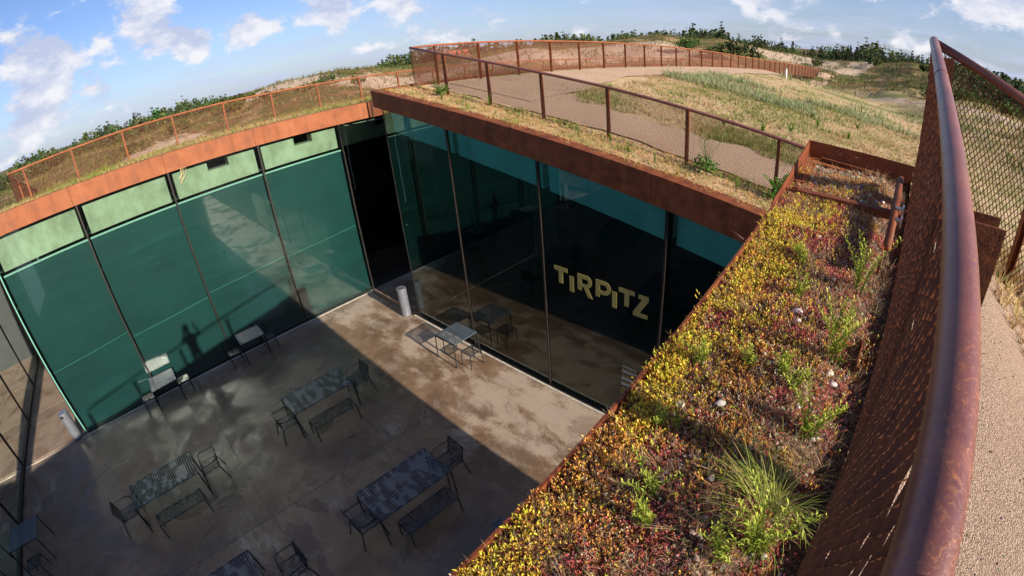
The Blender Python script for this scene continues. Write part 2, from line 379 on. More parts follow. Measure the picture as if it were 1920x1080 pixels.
def m_slat(name, snap, thr):       # table tops: each slat dries on its own, rain film darker and glossier
    m, nt, b = newmat(name); n = nt.nodes.new; l = nt.links.new
    tc = n('ShaderNodeTexCoord'); oi = n('ShaderNodeObjectInfo'); sp = n('ShaderNodeSeparateXYZ'); l(tc.outputs['Object'], sp.inputs[0])
    long_, across = (sp.outputs[0], sp.outputs[1]) if snap == 'y' else (sp.outputs[1], sp.outputs[0])
    q = n('ShaderNodeMath'); q.operation = 'SNAP'; l(across, q.inputs[0]); q.inputs[1].default_value = .0567
    cb = n('ShaderNodeCombineXYZ'); l(long_, cb.inputs[0]); l(q.outputs[0], cb.inputs[1]); l(oi.outputs['Random'], cb.inputs[2])
    mp = n('ShaderNodeMapping'); mp.inputs['Scale'].default_value = (2.6, 7.5, 37); l(cb.outputs[0], mp.inputs['Vector'])
    f = noise(nt, 1.0, 3, .55, mp.outputs[0])
    l(ramp(nt, f, [(thr-.012, (.005,.008,.013)), (thr+.012, (.072,.094,.116))]), b.inputs['Base Color'])
    l(mrange(nt, f, thr-.02, thr+.03, .10, .42), b.inputs['Roughness']); b.inputs['Specular IOR Level'].default_value = .7
    return m
M['slat_x'] = m_slat('drying_powder_coated_slats', 'x', .30)
M['slat'] = m_slat('damp_powder_coated_slats', 'y', .515)
M['steel'] = m_plain('brushed_steel', (.46,.46,.50), .38, .85, .1, 10)
M['steel_grey'] = m_plain('grey_painted_steel', (.17,.175,.20), .42, .3, .1, 8)
M['yellow'] = m_plain('yellow_vinyl_lettering', (.42,.34,.10), .5, 0, .03, 8)
M['white'] = m_plain('white_vinyl_lettering', (.75,.75,.75), .5, 0, .03, 8)
def m_col(name, rough=.75, sss=False, trans=0.0):
    m, nt, b = newmat(name)
    a = nt.nodes.new('ShaderNodeVertexColor'); a.layer_name = 'Col'
    nt.links.new(a.outputs['Color'], b.inputs['Base Color']); b.inputs['Roughness'].default_value = rough; b.inputs['Specular IOR Level'].default_value = .25
    if trans:
        n = nt.nodes.new; tl = n('ShaderNodeBsdfTranslucent'); nt.links.new(a.outputs['Color'], tl.inputs[0])
        mx = n('ShaderNodeMixShader'); mx.inputs[0].default_value = trans
        nt.links.new(b.outputs[0], mx.inputs[1]); nt.links.new(tl.outputs[0], mx.inputs[2]); nt.links.new(mx.outputs[0], nt.nodes['Material Output'].inputs[0])
    return m
M['plant'] = m_col('plant_tissue', .6, trans=.35)
M['dry'] = m_col('dry_plant_tissue', .85, trans=.25)
M['tree'] = m_col('tree_foliage', .8, trans=.15)
def m_bark():
    return m_plain('brown_bark', (.10,.065,.04), .9, 0, .3, 9)
M['bark'] = m_bark()
def m_gravel(name, c0, c1, c2, sc=70):
    m, nt, b = newmat(name)
    f = noise(nt, sc, 3, .7); v = nt.nodes.new('ShaderNodeTexVoronoi'); v.inputs['Scale'].default_value = sc*1.3
    g = nt.nodes.new('ShaderNodeNewGeometry'); nt.links.new(g.outputs['Position'], v.inputs['Vector'])
    big = noise(nt, .8, 5, .6)
    hs = nt.nodes.new('ShaderNodeSeparateColor'); nt.links.new(v.outputs['Color'], hs.inputs[0])
    col = ramp(nt, hs.outputs[0], [(.1, c0), (.5, c1), (.92, c2)])
    col = mixc(nt, mrange(nt, big, .4, .7, 0, .3), col, c0)
    nt.links.new(col, b.inputs['Base Color']); b.inputs['Roughness'].default_value = .9
    b2 = nt.nodes.new('ShaderNodeMath'); b2.operation = 'MULTIPLY_ADD'; nt.links.new(noise(nt, 9, 6, .7), b2.inputs[0]); b2.inputs[1].default_value = 1.6; nt.links.new(v.outputs['Distance'], b2.inputs[2])
    bump(nt, b, b2.outputs[0], .7, .012); return m
M['gravel'] = m_gravel('tan_grit_path', (.20,.122,.080), (.375,.25,.17), (.53,.385,.285), 150)
M['path'] = m_gravel('pale_trodden_path', (.30,.185,.11), (.46,.30,.195), (.60,.43,.30), 110)
M['soil'] = m_gravel('dark_planting_soil', (.030,.015,.009), (.085,.042,.022), (.20,.12,.07), 70)
def m_terrain():
    m, nt, b = newmat('dune_heath_ground')
    a = nt.nodes.new('ShaderNodeVertexColor'); a.layer_name = 'Col'
    sp = nt.nodes.new('ShaderNodeSeparateColor'); nt.links.new(a.outputs['Color'], sp.inputs[0])
    f = noise(nt, .22, 7, .68, dist=.5); g = noise(nt, 1.3, 6, .7); h = noise(nt, 9, 5, .7)
    dry = ramp(nt, g, [(.3, (.19,.125,.05)), (.5, (.30,.205,.095)), (.7, (.42,.31,.17))])
    olive = ramp(nt, g, [(.3, (.03,.045,.010)), (.6, (.075,.09,.022)), (.8, (.17,.15,.05))])
    heath = ramp(nt, g, [(.3, (.12,.055,.025)), (.7, (.22,.13,.06))])
    col = mixc(nt, mrange(nt, f, .42, .50, 0, .9), dry, olive)
    f2 = noise(nt, .31, 5, .6, mapped(nt, (1, 1, 1), (0, 0, 1)))
    col = mixc(nt, mrange(nt, f2, .50, .60, 0, .75), col, heath)
    col = mixc(nt, mrange(nt, h, .55, .75, 0, .5), col, (.09,.065,.025))
    grass = ramp(nt, h, [(.3, (.28,.19,.09)), (.5, (.45,.32,.18)), (.7, (.58,.44,.28))])   # the mown-dry roof meadow
    grass = mixc(nt, mrange(nt, noise(nt, .5, 6, .65), .48, .60, 0, .7), grass, (.19,.20,.05))
    col = mixc(nt, sp.outputs[2], col, grass)
    col = mixc(nt, sp.outputs[1], col, ramp(nt, g, [(.3, (.05,.09,.015)), (.7, (.13,.18,.035))]))
    sm = nt.nodes.new('ShaderNodeMath'); sm.operation = 'MULTIPLY_ADD'; nt.links.new(noise(nt, .9, 6, .7), sm.inputs[0]); sm.inputs[1].default_value = .9; 
    s0 = nt.nodes.new('ShaderNodeMath'); s0.operation = 'SUBTRACT'; nt.links.new(sp.outputs[0], s0.inputs[0]); s0.inputs[1].default_value = .45; nt.links.new(s0.outputs[0], sm.inputs[2])
    col = mixc(nt, mrange(nt, sm.outputs[0], .45, .62, 0, 1), col, ramp(nt, g, [(.3, (.36,.25,.17)), (.7, (.54,.42,.31))]))
    nt.links.new(col, b.inputs['Base Color']); b.inputs['Roughness'].default_value = .95; b.inputs['Specular IOR Level'].default_value = .1
    bump(nt, b, h, .5, .08); return m
M['terrain'] = m_terrain()
M['stone'] = m_plain('pale_flint', (.55,.51,.46), .7, 0, .3, 30)

# ------------------------------------------------------------------ ground: dunes and the grassed roofs round the sunken court
YD = -13.45                     # plane of the fourth glass wall
R_AZ = [-180, -176, -171, -160, -60, 20, 60, 74, 79, 82, 86, 90, 93, 96, 99, 102, 106, 110.7, 114, 118, 123, 127, 131.6, 137, 142, 146, 148, 150.5, 153, 156, 160, 164.4, 168, 172.6, 177.5, 180]
R_EL = [-1.8, -1.6, -2.3, -2.0, -2.0, -2.5, -3.2, -3.2, -3.0, -2.0, -.8, -.3, -.7, -.9, -1.1, -.9, -.3, .6, .6, .95, .25, -.1, .1, -.3, -.5, -.8, -.6, .15, .4, .5, .45, -.15, -1.1, -1.6, -2.1, -1.8]
R_D = [66, 66, 66, 70, 80, 80, 70, 62, 62, 72, 86, 96, 104, 108, 110, 110, 104, 96, 92, 90, 86, 80, 78, 84, 88, 88, 84, 78, 74, 72, 70, 72, 70, 66, 62, 66]
def ground_base(x, y):
    """dune belt: a ridge line round the site with hollows in front and behind"""
    z = 4.15+.9*(fbm(x*.06+3, y*.06+8)-.5)
    dx = x-CAM[0]; dy = y-CAM[1]; r = np.hypot(dx, dy); az = np.degrees(np.arctan2(dy, dx))
    el = np.interp(az, R_AZ, R_EL); D = np.interp(az, R_AZ, R_D)
    top = CAM[2]+D*np.tan(np.radians(el))-.25
    shape = np.where(r < D, np.exp(-((r-D)/20.0)**2/2), np.exp(-((r-D)/26.0)**2/2))
    amp = 1-.55*np.abs(r-D)/30*(r < D+30)*0
    z = z+np.maximum(top-4.15, 0)*shape*amp
    n1 = fbm(x*.10+20, y*.10, 4)-.5
    z = z+sstep(24, 40, r)*(1-.75*np.exp(-((r-D)/12.0)**2/2))*2.6*n1
    z = z+sstep(24, 45, r)*(.7*(fbm(x*.3, y*.3, 4)-.5)+.3*(fbm(x*.8, y*.8, 3)-.5))
    z = z+sstep(120, 190, r)*1.0
    return z
def smax(a, b, k=.25): return .5*(a+b+np.sqrt((a-b)**2+k*k))
def ground(x, y):
    x = np.asarray(x, float); y = np.asarray(y, float)
    g = ground_base(x, y)
    r0 = np.hypot(x-7, y+7)
    zA = 6.64-.035*np.maximum(y, 0)-3.2*sstep(3.0, 16, -x)
    ry = np.maximum(y, 0)
    zB = 7.55-.17*x-.022*ry-.0004*ry*ry-.6*np.maximum(0, y-55)*.1
    zC = 6.30+.145*(y+7)-.25*(x-15.0)-.45*np.maximum(0, x-15.55)*sstep(-5.5, -3.6, y)
    zDd = 6.0+.12*(y+14)-.1*np.abs(x-6)
    roof = np.where((x <= 1.5) & (y > YD+1.2), zA, np.where(y > -1.4, zB, np.where((x > 13.0), zC, zDd)))
    near = sstep(75, 40, r0)
    return smax(g, roof*near+(g-3)*(1-near), .3)
def gaps(x, y):
    return ((x > 0)&(x < 14.2)&(y > YD)&(y < 0))|((x > 0)&(x < 2.75)&(y > -1)&(y < 40))|((y > -2.84)&(y < 0)&(x > 14)&(x < 40))|((y > YD)&(y < -11.05)&(x < 1)&(x > -9))|((x > 11.2)&(x < 14.2)&(y > -50)&(y < YD+1))|((x > 14.1)&(x < 15.02)&(y > -11)&(y < -2.8))
def axis(fixed, lo, hi):
    a = []
    def add(s, e, st):
        k = max(1, int(round((e-s)/st))); a.extend(np.linspace(s, e, k, endpoint=False))
    add(lo, -160, (abs(lo)-160)/10); add(-160, -24, 2.2); add(-24, 34, .55); add(34, 160, 2.2); add(160, hi, (hi-160)/10); a.append(hi)
    a = np.array(a)
    for f in fixed:
        i = np.argmin(np.abs(a-f)); a[i] = f
    return np.unique(a)
xs = axis([0, 2.75, 14.2, 11.2, 15.02, 14.1, 40, -9], -3000, 3000); ys = axis([0, -2.84, YD, -11.05, 40, -50, -11, -2.8], -3000, 3000)
X, Y = np.meshgrid(xs, ys, indexing='ij')
Z = ground(X, Y)
far = np.hypot(X, Y) > 400; Z[far] = 4.0
vid = np.arange(X.size).reshape(X.shape)
cx, cyy = (xs[:-1]+xs[1:])/2, (ys[:-1]+ys[1:])/2
CX, CY = np.meshgrid(cx, cyy, indexing='ij'); keep = ~gaps(CX, CY)
F = np.stack([vid[:-1, :-1], vid[1:, :-1], vid[1:, 1:], vid[:-1, 1:]], -1)[keep]
rr = np.hypot(X-CAM[0], Y-CAM[1]); azz = np.degrees(np.arctan2(Y-CAM[1], X-CAM[0]))
sand = np.zeros_like(X)
def blob(a, d, st, sr): 
    da = (azz-a+180) % 360-180; return np.exp(-(np.radians(da)*rr/st)**2/2-((rr-d)/sr)**2/2)
for a, d, st, sr in [(104.5,96,3.2,9),(99.5,100,2.2,9),(101.5,106,3,8),(95.5,102,1.6,10),(97,88,2,6),(128,66,6,5),(121,70,7,6),(160,64,4,3),(174,45,3,4),(147,58,5,4),(135,66,6,5)]:
    sand = np.maximum(sand, blob(a, d, st*1.35, sr*1.3))
dtrack = np.abs(rr-(43+.35*(azz-80)+2*np.sin(azz*.2))); sand = np.maximum(sand, np.where((azz > 60)&(azz < 104), np.exp(-(dtrack/1.8)**2), 0)*.95)
green = np.zeros_like(X)
dg = np.abs(rr-(52-.25*(azz-80))); green = np.where((azz > 60)&(azz < 103), np.exp(-(dg/2.2)**2), 0)*.9
green = np.maximum(green, np.where((azz > 60)&(azz < 100), np.exp(-((rr-36)/1.3)**2), 0)*.7)
green = np.maximum(green, blob(148, 105, 12, 14))
meadow = np.where((X > 2.5)&(Y > -.5), sstep(48, 34, np.hypot(X-10, Y-8)), 0)
meadow = np.maximum(meadow, np.where((X > 13.9)&(Y < 0), sstep(24, 14, np.hypot(X-16, Y+6)), 0))
col = np.stack([sand, green, meadow], -1).reshape(-1, 3)
tg = tag(link('ground', npmesh('ground', np.stack([X, Y, Z], -1).reshape(-1, 3), F, col, True), M['terrain']), kind='structure')

def gz(x, y): return float(ground(np.array([x]), np.array([y]))[0])
def sheet(name, outline_fn, nu, nv, mat, lift=.03, kind='structure'):
    V = []; 
    for i in range(nu):
        for j in range(nv):
            x, y = outline_fn(i/(nu-1), j/(nv-1)); V.append((x, y))
    V = np.array(V); z = ground(V[:, 0], V[:, 1])+lift
    V3 = np.concatenate([V, z[:, None]], 1); I = np.arange(nu*nv).reshape(nu, nv)
    F = np.stack([I[:-1, :-1], I[1:, :-1], I[1:, 1:], I[:-1, 1:]], -1).reshape(-1, 4)
    return tag(link(name, npmesh(name, V3, F, None, True), mat), kind=kind)
def wob(t, k, a=.25): return a*(math.sin(t*23+k)+.6*math.sin(t*57+2*k)+.4*math.sin(t*131+k))*.5
# path along the front fence, then behind the bend along the back fence
sheet('gravel_path', lambda u, v: (3.25+u*20, (1.45+wob(u, 1, .15))*(1-v)+v*(3.55+wob(u, 4, .35)-.06*max(0, u*20-9)+1.6*math.exp(-(u*20/2.6)**2))), 90, 12, M['path'])
sheet('gravel_path', lambda u, v: ((3.3+.2*v)*(1-u)*0+3.35+u*(1.75+wob(v, 2, .35)+1.3*math.exp(-((v*62)/5)**2)), 2.2+v*62), 10, 120, M['path'], lift=.045)
# gravel walk behind the near handrail
sheet('gravel_path', lambda u, v: (15.08+u*3.4+wob(v, 3, .1)*u, -12+v*8.55), 24, 50, M['gravel'], lift=.012)

# ------------------------------------------------------------------ the court floor and cuts
fl = thing('courtyard_floor', 'stained brown concrete floor of the sunken courtyard', 'floor'); fl['kind'] = 'structure'
def slab(x0, x1, y0, y1, z1=0.0, name='concrete_slab', mat='floor', par=fl):
    MB().box(x0, x1, y0, y1, z1-.2, z1).obj(name, M[mat], par)
J = .006
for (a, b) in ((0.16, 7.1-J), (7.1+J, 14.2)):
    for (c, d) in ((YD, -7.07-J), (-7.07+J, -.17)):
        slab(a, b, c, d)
MB().box(.0, 14.2, YD, 0, -.35, -.06).obj('joint_bed', M['channel'], fl)
# pale kerb strips and black channels at the feet of the glass
MB().box(.10, .16, YD, -.1, -.15, .012).obj('threshold_strip', M['strip'], fl)
MB().box(2.9, 14.2, -.165, -.105, -.15, .012).obj('threshold_strip', M['strip'], fl)
MB().box(.03, .098, -11.05, -.1, -.1, -.02).obj('drain_channel', M['channel'], fl)
MB().box(2.9, 14.2, -.10, -.02, -.1, -.03).obj('drain_channel', M['channel'], fl)
# floors of the cut passages
slab(0.02, 2.98, 0.0, 40, -.003, 'passage_slab')
slab(14.2, 40, -2.84, 0, -.003, 'passage_slab')
for k in range(3):
    slab(-.02-3*k-2.98, -.02-3*k, YD, -11.05, -.003, 'passage_slab')
slab(11.2, 14.2, -50, YD, -.003, 'passage_slab')
def wallbox(x0, x1, y0, y1, z0, z1, label):
    o = MB().box(x0, x1, y0, y1, z0, z1).obj('retaining_wall', M['concrete']); tag(o, label, 'wall'); return o
# drain grate near the edge of the planted roof
gr = thing('drain_grate', 'slotted steel drain grate set in the dark courtyard floor', 'drain', (10.56, -3.78, .002))
MB().box(-.1, .1, -.17, .17, -.02, .004).obj('pan', M['channel'], gr)
b_ = MB()
for k in range(9): b_.box(-.095, .095, -.16+k*.037, -.143+k*.037, .005, .014)
b_.box(-.105, -.095, -.17, .17, .005, .016); b_.box(.095, .105, -.17, .17, .005, .016)
b_.obj('grille', M['steel_grey'], gr)['kind'] = 'stuff'

# ------------------------------------------------------------------ the four glazed pavilions
def zA_t(y): return 6.998-.0159*(min(y, 3)+22)-.035*max(0, y-3)
def zA_b(y): return zA_t(y)-.53
def zB_t(x): return 7.587-.17*x
def zB_b(x): return 7.136-.177*x
def zC_t(y): return 6.36+.145*(y+7)
def fascia(par, pts, zt, zb, depth, mat, axis_='y', out=1, name='fascia_panel', gap=.004):
    """steel fascia plates between successive stations; axis_ is the running axis"""
    for a, b in zip(pts[:-1], pts[1:]):
        a2, b2 = a+gap, b-gap
        if axis_ == 'y':
            x0, x1 = depth
            p = [(x0,a2,zb(a2)),(x1,a2,zb(a2)),(x1,b2,zb(b2)),(x0,b2,zb(b2)),(x0,a2,zt(a2)),(x1,a2,zt(a2)),(x1,b2,zt(b2)),(x0,b2,zt(b2))]
        else:
            y0, y1 = depth
            p = [(a2,y0,zb(a2)),(b2,y0,zb(b2)),(b2,y1,zb(b2)),(a2,y1,zb(a2)),(a2,y0,zt(a2)),(b2,y0,zt(b2)),(b2,y1,zt(b2)),(a2,y1,zt(a2))]
        MB().hexa(p).obj(name, M[mat], par)
def pane_y(par, x, y0, y1, zt, name='glass_pane', mat='glass'):      # pane in a plane x = const
    p = [(x-.022,y0,.0),(x,y0,.0),(x,y1,.0),(x-.022,y1,.0),(x-.022,y0,zt(y0)),(x,y0,zt(y0)),(x,y1,zt(y1)),(x-.022,y1,zt(y1))]
    MB().quad(p[1], p[2], p[6], p[5]).obj(name, M[mat], par)
def pane_x(par, y, x0, x1, zt, name='glass_pane', mat='glass'):
    MB().quad((x0,y,0), (x1,y,0), (x1,y,zt(x1)), (x0,y,zt(x0))).obj(name, M[mat], par)
# --- pavilion with green blinds, facing the camera
PA = thing('museum_pavilion', 'glass pavilion with dark green blinds under a bright orange rust fascia', 'building', (0,0,0))
mull = [-11.05, -8.337, -5.615, -2.80, .03, 2.85, 5.65]
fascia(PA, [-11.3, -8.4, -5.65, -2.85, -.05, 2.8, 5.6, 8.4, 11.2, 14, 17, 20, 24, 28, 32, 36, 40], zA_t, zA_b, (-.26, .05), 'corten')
for i, y in enumerate(mull[:-1]):
    y1 = mull[i+1]
    pane_y(PA, .0, y+.012, y1-.012, lambda q: zA_b(q)+.02, mat='glass_blind')
for i, y in enumerate(mull):
    if i == 0:
        MB().box(-.03, .012, y-.014, y+.014, .0, zA_b(y)-.25).obj('glass_edge', M['glass_edge'], PA)
        MB().box(-.09, -.032, y-.05, y+.02, .0, zA_b(y)).obj('mullion', M['frame'], PA)
    else:
        MB().box(-.05, .035, y-.022, y+.022, .0, zA_b(y)+.01).obj('mullion', M['frame'], PA)
for i, y in enumerate(mull[:-1]):
    y1 = mull[i+1]; lo, hi = y+.13, y1-.10
    zt = lambda q: zA_b(q)-.10
    B_ = MB(); cuts = {2: (-4.42, -3.75), 3: (-1.56, -.92), 4: (1.5, 2.2)}.get(i)
    z0 = 5.34
    def seg(a, b, top): B_.hexa([(-.60,a,z0),(-.16,a,z0),(-.16,b,z0),(-.60,b,z0),(-.60,a,top(a)),(-.16,a,top(a)),(-.16,b,top(b)),(-.60,b,top(b))])
    if cuts:
        seg(lo, cuts[0], zt); seg(cuts[0], cuts[1], lambda q: zt(q)-.24); seg(cuts[1], hi, zt)
    else: seg(lo, hi, zt)
    B_.obj('concrete_beam', M['beam'], PA)
    if i < 4:
        # blind with soft folds, its top rail pale
        yy = np.linspace(y+.05, y1-.02, 40); zz = np.linspace(.02, 5.20, 30)
        YY, ZZ = np.meshgrid(yy, zz, indexing='ij')
        XX = -.20+.012*np.sin(YY*2.1+i)+.02*(fbm(YY*.8+i*9, ZZ*.7)-.5)
        I = np.arange(XX.size).reshape(XX.shape)
        Fq = np.stack([I[:-1, :-1], I[1:, :-1], I[1:, 1:], I[:-1, 1:]], -1).reshape(-1, 4)
        cu = link('roller_blind', npmesh('roller_blind', np.stack([XX, YY, ZZ], -1).reshape(-1, 3), Fq, None, True), M['curtain'], PA)
        zs_ = [2.12, 2.05, 2.30, 2.38][i]
        MB().tube([(-.165, y+.06, zs_), (-.165, (y+y1)/2, zs_+.05), (-.165, y1-.03, zs_+.14)], .0045, 5).obj('seam', M['glass_edge'], cu)
        MB().box(-.24, -.15, y+.05, y1-.02, 5.205, 5.25).obj('blind_rail', M['rail_pale'], PA)
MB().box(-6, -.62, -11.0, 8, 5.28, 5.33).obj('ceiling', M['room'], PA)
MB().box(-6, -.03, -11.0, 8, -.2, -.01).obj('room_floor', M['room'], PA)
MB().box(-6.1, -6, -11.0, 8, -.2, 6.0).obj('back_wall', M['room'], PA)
MB().box(-.60, -.03, -11.0, 40, 6.02, 6.05).obj('soffit', M['room'], PA) if False else None
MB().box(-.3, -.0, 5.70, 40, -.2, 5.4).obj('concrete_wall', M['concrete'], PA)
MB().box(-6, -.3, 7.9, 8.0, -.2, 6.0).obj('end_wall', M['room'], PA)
MB().box(-.3, 2.9, 40, 40.3, -.2, 5.0).obj('concrete_wall', M['concrete'], PA)
# return wall in the cut at the left
for k in range(3): pane_x(PA, -11.05, -2.8*(k+1)+.02, -2.8*k-.05, lambda q: 6.0)
for k in range(1, 4): MB().box(-2.8*k-.022, -2.8*k+.022, -11.08, -11.0, 0, 6.0).obj('mullion', M['frame'], PA)
fascia(PA, [-9, -7, -5.6, -2.8, .05], lambda x: 6.83-max(0, -x-2)*.17, lambda x: 6.28-max(0, -x-2)*.17, (-11.32, -11.02), 'corten', 'x')
MB().box(-9.1, -9.0, YD, -11.02, -.2, 5.0).obj('end_wall', M['room'], PA)

# --- pavilion with the name on the glass
PB = thing('museum_pavilion', 'dark glass pavilion lettered in yellow, its brown rust fascia falling to the right', 'building', (0,0,0))
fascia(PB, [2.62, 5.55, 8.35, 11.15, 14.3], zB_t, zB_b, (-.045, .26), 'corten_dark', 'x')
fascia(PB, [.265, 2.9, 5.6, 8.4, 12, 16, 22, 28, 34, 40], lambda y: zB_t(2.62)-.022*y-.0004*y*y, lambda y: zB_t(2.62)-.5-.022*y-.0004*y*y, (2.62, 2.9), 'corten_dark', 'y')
bm_ = [3.05, 5.787, 8.583, 11.454, 14.16]
for i in range(4): pane_x(PB, 0, bm_[i]+.012, bm_[i+1]-.012, lambda q: zB_b(q)+.02, mat='glass_name')
for i, x in enumerate(bm_):
    if i == 0: MB().box(x-.012, x+.012, -.012, .012, 0, zB_b(x)).obj('glass_edge', M['frame'], PB)
    else: MB().box(x-.022, x+.022, -.03, .05, 0, zB_b(x)+.01).obj('mullion', M['frame'], PB)
MB().box(11.50, 14.1, .0, .05, 3.26, 3.32).obj('transom', M['frame'], PB)
MB().box(11.50, 11.56, .0, .05, 3.32, zB_b(11.5)).obj('transom_post', M['frame'], PB)
for a, b in zip(bm_[:-1], bm_[1:]):
    f_ = lambda q: zB_b(q)-.02; g_ = lambda q: zB_b(q)-.68
    a2, b2 = a+.1, b-.06
    MB().hexa([(a2,.22,g_(a2)),(b2,.22,g_(b2)),(b2,.6,g_(b2)),(a2,.6,g_(a2)),(a2,.22,f_(a2)),(b2,.22,f_(b2)),(b2,.6,f_(b2)),(a2,.6,f_(a2))]).obj('concrete_beam', M['beam_brightened'], PB)
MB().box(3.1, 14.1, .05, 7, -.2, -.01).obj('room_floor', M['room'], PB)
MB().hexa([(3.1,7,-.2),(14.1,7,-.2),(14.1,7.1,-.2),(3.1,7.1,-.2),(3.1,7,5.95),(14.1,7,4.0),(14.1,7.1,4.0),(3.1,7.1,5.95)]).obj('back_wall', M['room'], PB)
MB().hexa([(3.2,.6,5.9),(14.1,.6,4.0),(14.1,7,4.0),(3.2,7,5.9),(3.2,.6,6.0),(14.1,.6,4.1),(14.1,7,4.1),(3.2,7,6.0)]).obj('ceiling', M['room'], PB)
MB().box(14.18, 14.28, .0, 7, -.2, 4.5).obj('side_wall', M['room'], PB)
for k in range(2):
    pane_y(PB, 3.05, 2.8*k+.02, 2.8*k+2.78, lambda q: 6.3)
    MB().box(3.0, 3.08, 2.8*k+2.778, 2.8*k+2.822, 0, 6.3).obj('mullion', M['frame'], PB)
MB().box(3.12, 3.5, .7, 5.6, 5.55, 6.25).obj('concrete_beam', M['beam'], PB)
MB().box(2.78, 3.1, 5.65, 40, -.2, 5.0).obj('concrete_wall', M['concrete'], PB)
MB().box(14.3, 40, .0, .3, -.2, 4.4).obj('concrete_wall', M['concrete'], PB)
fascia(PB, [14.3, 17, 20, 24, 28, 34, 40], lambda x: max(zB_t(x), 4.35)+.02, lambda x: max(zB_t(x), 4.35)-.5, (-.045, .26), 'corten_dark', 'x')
# lettering on the pane: T, small i, R, P, small i, T, Z
sg = thing('lettered_sign', 'yellow capital letters TIRPITZ stuck on the dark glass wall', 'sign', (8.88, -.006, 2.85))
def letter(polys, name):
    b = MB()
    for poly in polys:
        pl = [(x-8.88, z-2.85) for x, z in poly]
        b.prism(pl, lambda a, c: (a, 0, c), lambda a, c: (a, -.004, c))
    b.obj(name, M['yellow'], sg)
def arcs(cx_, cz, r0, r1, sx=1.0, n=10):
    q = []
    for k in range(n):
        t0 = PI/2-PI*k/n; t1 = PI/2-PI*(k+1)/n
        q.append([(cx_+r1*sx*math.cos(t0), cz+r1*math.sin(t0)), (cx_+r1*sx*math.cos(t1), cz+r1*math.sin(t1)), (cx_+r0*sx*math.cos(t1), cz+r0*math.sin(t1)), (cx_+r0*sx*math.cos(t0), cz+r0*math.sin(t0))])
    return q
R_ = lambda x0, x1, z0, z1: [(x0,z0),(x1,z0),(x1,z1),(x0,z1)]
letter([R_(8.88, 9.235, 3.285, 3.385), R_(9.0, 9.11, 3.0, 3.2849)], 'letter')
letter([R_(9.29, 9.40, 2.88, 3.245)], 'letter')
letter([R_(9.50, 9.605, 2.99, 3.37), R_(9.606, 9.72, 3.27, 3.37), R_(9.606, 9.72, 3.08, 3.16)]+arcs(9.72, 3.225, .05, .145)+[[(9.66,3.079),(9.765,3.079),(9.88,2.87),(9.765,2.875)]], 'letter')
letter([R_(9.96, 10.06, 2.985, 3.37), R_(10.061, 10.17, 3.275, 3.37), R_(10.061, 10.17, 3.06, 3.15)]+arcs(10.17, 3.215, .062, .155), 'letter')
letter([R_(10.36, 10.465, 2.855, 3.22)], 'letter')
letter([R_(10.51, 10.87, 3.26, 3.36), R_(10.645, 10.75, 2.98, 3.2599)], 'letter')
letter([R_(10.955, 11.18, 3.245, 3.34), R_(10.85, 11.175, 2.845, 2.94), [(11.04,3.2449),(11.18,3.2449),(11.0,2.9401),(10.855,2.9401)]], 'letter')
nb = thing('notice_lettering', 'small block of yellow and white opening-hour lines on the dark glass', 'sign', (10.66, -.006, .75))
yb = MB(); wb = MB(); z = .80; k = 0; r_ = random.Random(4)
for z_, c_ in [(1.55,'y'),(1.51,'w'),(1.45,'y'),(1.41,'w'),(1.37,'w'),(1.30,'y'),(1.26,'y'),(1.22,'w'),(1.18,'w'),(1.11,'y'),(1.07,'w'),(1.03,'w'),(.95,'y'),(.91,'y'),(.87,'y'),(.83,'y'),(.79,'y')]:
    x = 0; end = r_.uniform(.16, .40)
    while x < end:
        w = r_.uniform(.02, .06); (yb if c_ == 'y' else wb).box(x, x+w, -.003, 0, z_-.75-.009, z_-.75+.009); x += w+.008
yb.obj('yellow_lines', M['yellow'], nb)['kind'] = 'stuff'; wb.obj('white_lines', M['white'], nb)['kind'] = 'stuff'
rb = MB()
for k in range(20):
    t0, t1 = 2*PI*k/20, 2*PI*(k+1)/20
    rb.prism([(.50+.055*math.cos(t0), .70+.055*math.sin(t0)), (.50+.055*math.cos(t1), .70+.055*math.sin(t1)), (.50+.042*math.cos(t1), .70+.042*math.sin(t1)), (.50+.042*math.cos(t0), .70+.042*math.sin(t0))], lambda a, c: (a, 0, c), lambda a, c: (a, -.003, c))
rb.box(.475, .525, -.003, 0, .692, .708)
rb.obj('round_badge', M['white'], nb)

# --- pavilion under the camera, with the planted roof bed
PC = thing('museum_pavilion', 'pavilion below the viewer carrying the planted sedum roof bed', 'building', (0,0,0))
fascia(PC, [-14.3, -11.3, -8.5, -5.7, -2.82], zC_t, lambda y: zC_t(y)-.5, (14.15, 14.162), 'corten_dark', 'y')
MB().hexa([(14.163,-14.3,zC_t(-14.3)-.5),(15.0,-14.3,zC_t(-14.3)-.5),(15.0,-2.84,zC_t(-2.84)-.5),(14.163,-2.84,zC_t(-2.84)-.5),
           (14.163,-14.3,zC_t(-14.3)-.16),(15.0,-14.3,zC_t(-14.3)-.16),(15.0,-2.84,zC_t(-2.84)-.16),(14.163,-2.84,zC_t(-2.84)-.16)]).obj('roof_slab', M['concrete'], PC)
for k in range(4): pane_y(PC, 14.2, -14+2.8*k+.02, -14+2.8*k+2.78, lambda q: zC_t(q)-.5)
for k in range(5): MB().box(14.17, 14.25, -14+2.8*k-.022, -14+2.8*k+.022, 0, zC_t(-14+2.8*k)-.5).obj('mullion', M['frame'], PC)
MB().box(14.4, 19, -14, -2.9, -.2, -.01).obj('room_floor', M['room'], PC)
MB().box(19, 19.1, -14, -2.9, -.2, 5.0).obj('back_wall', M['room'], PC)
MB().hexa([(14.4,-14,4.7),(19,-14,4.7),(19,-2.9,5.6),(14.4,-2.9,6.2),(14.4,-14,4.8),(19,-14,4.8),(19,-2.9,5.7),(14.4,-2.9,6.3)]).obj('ceiling', M['room'], PC)
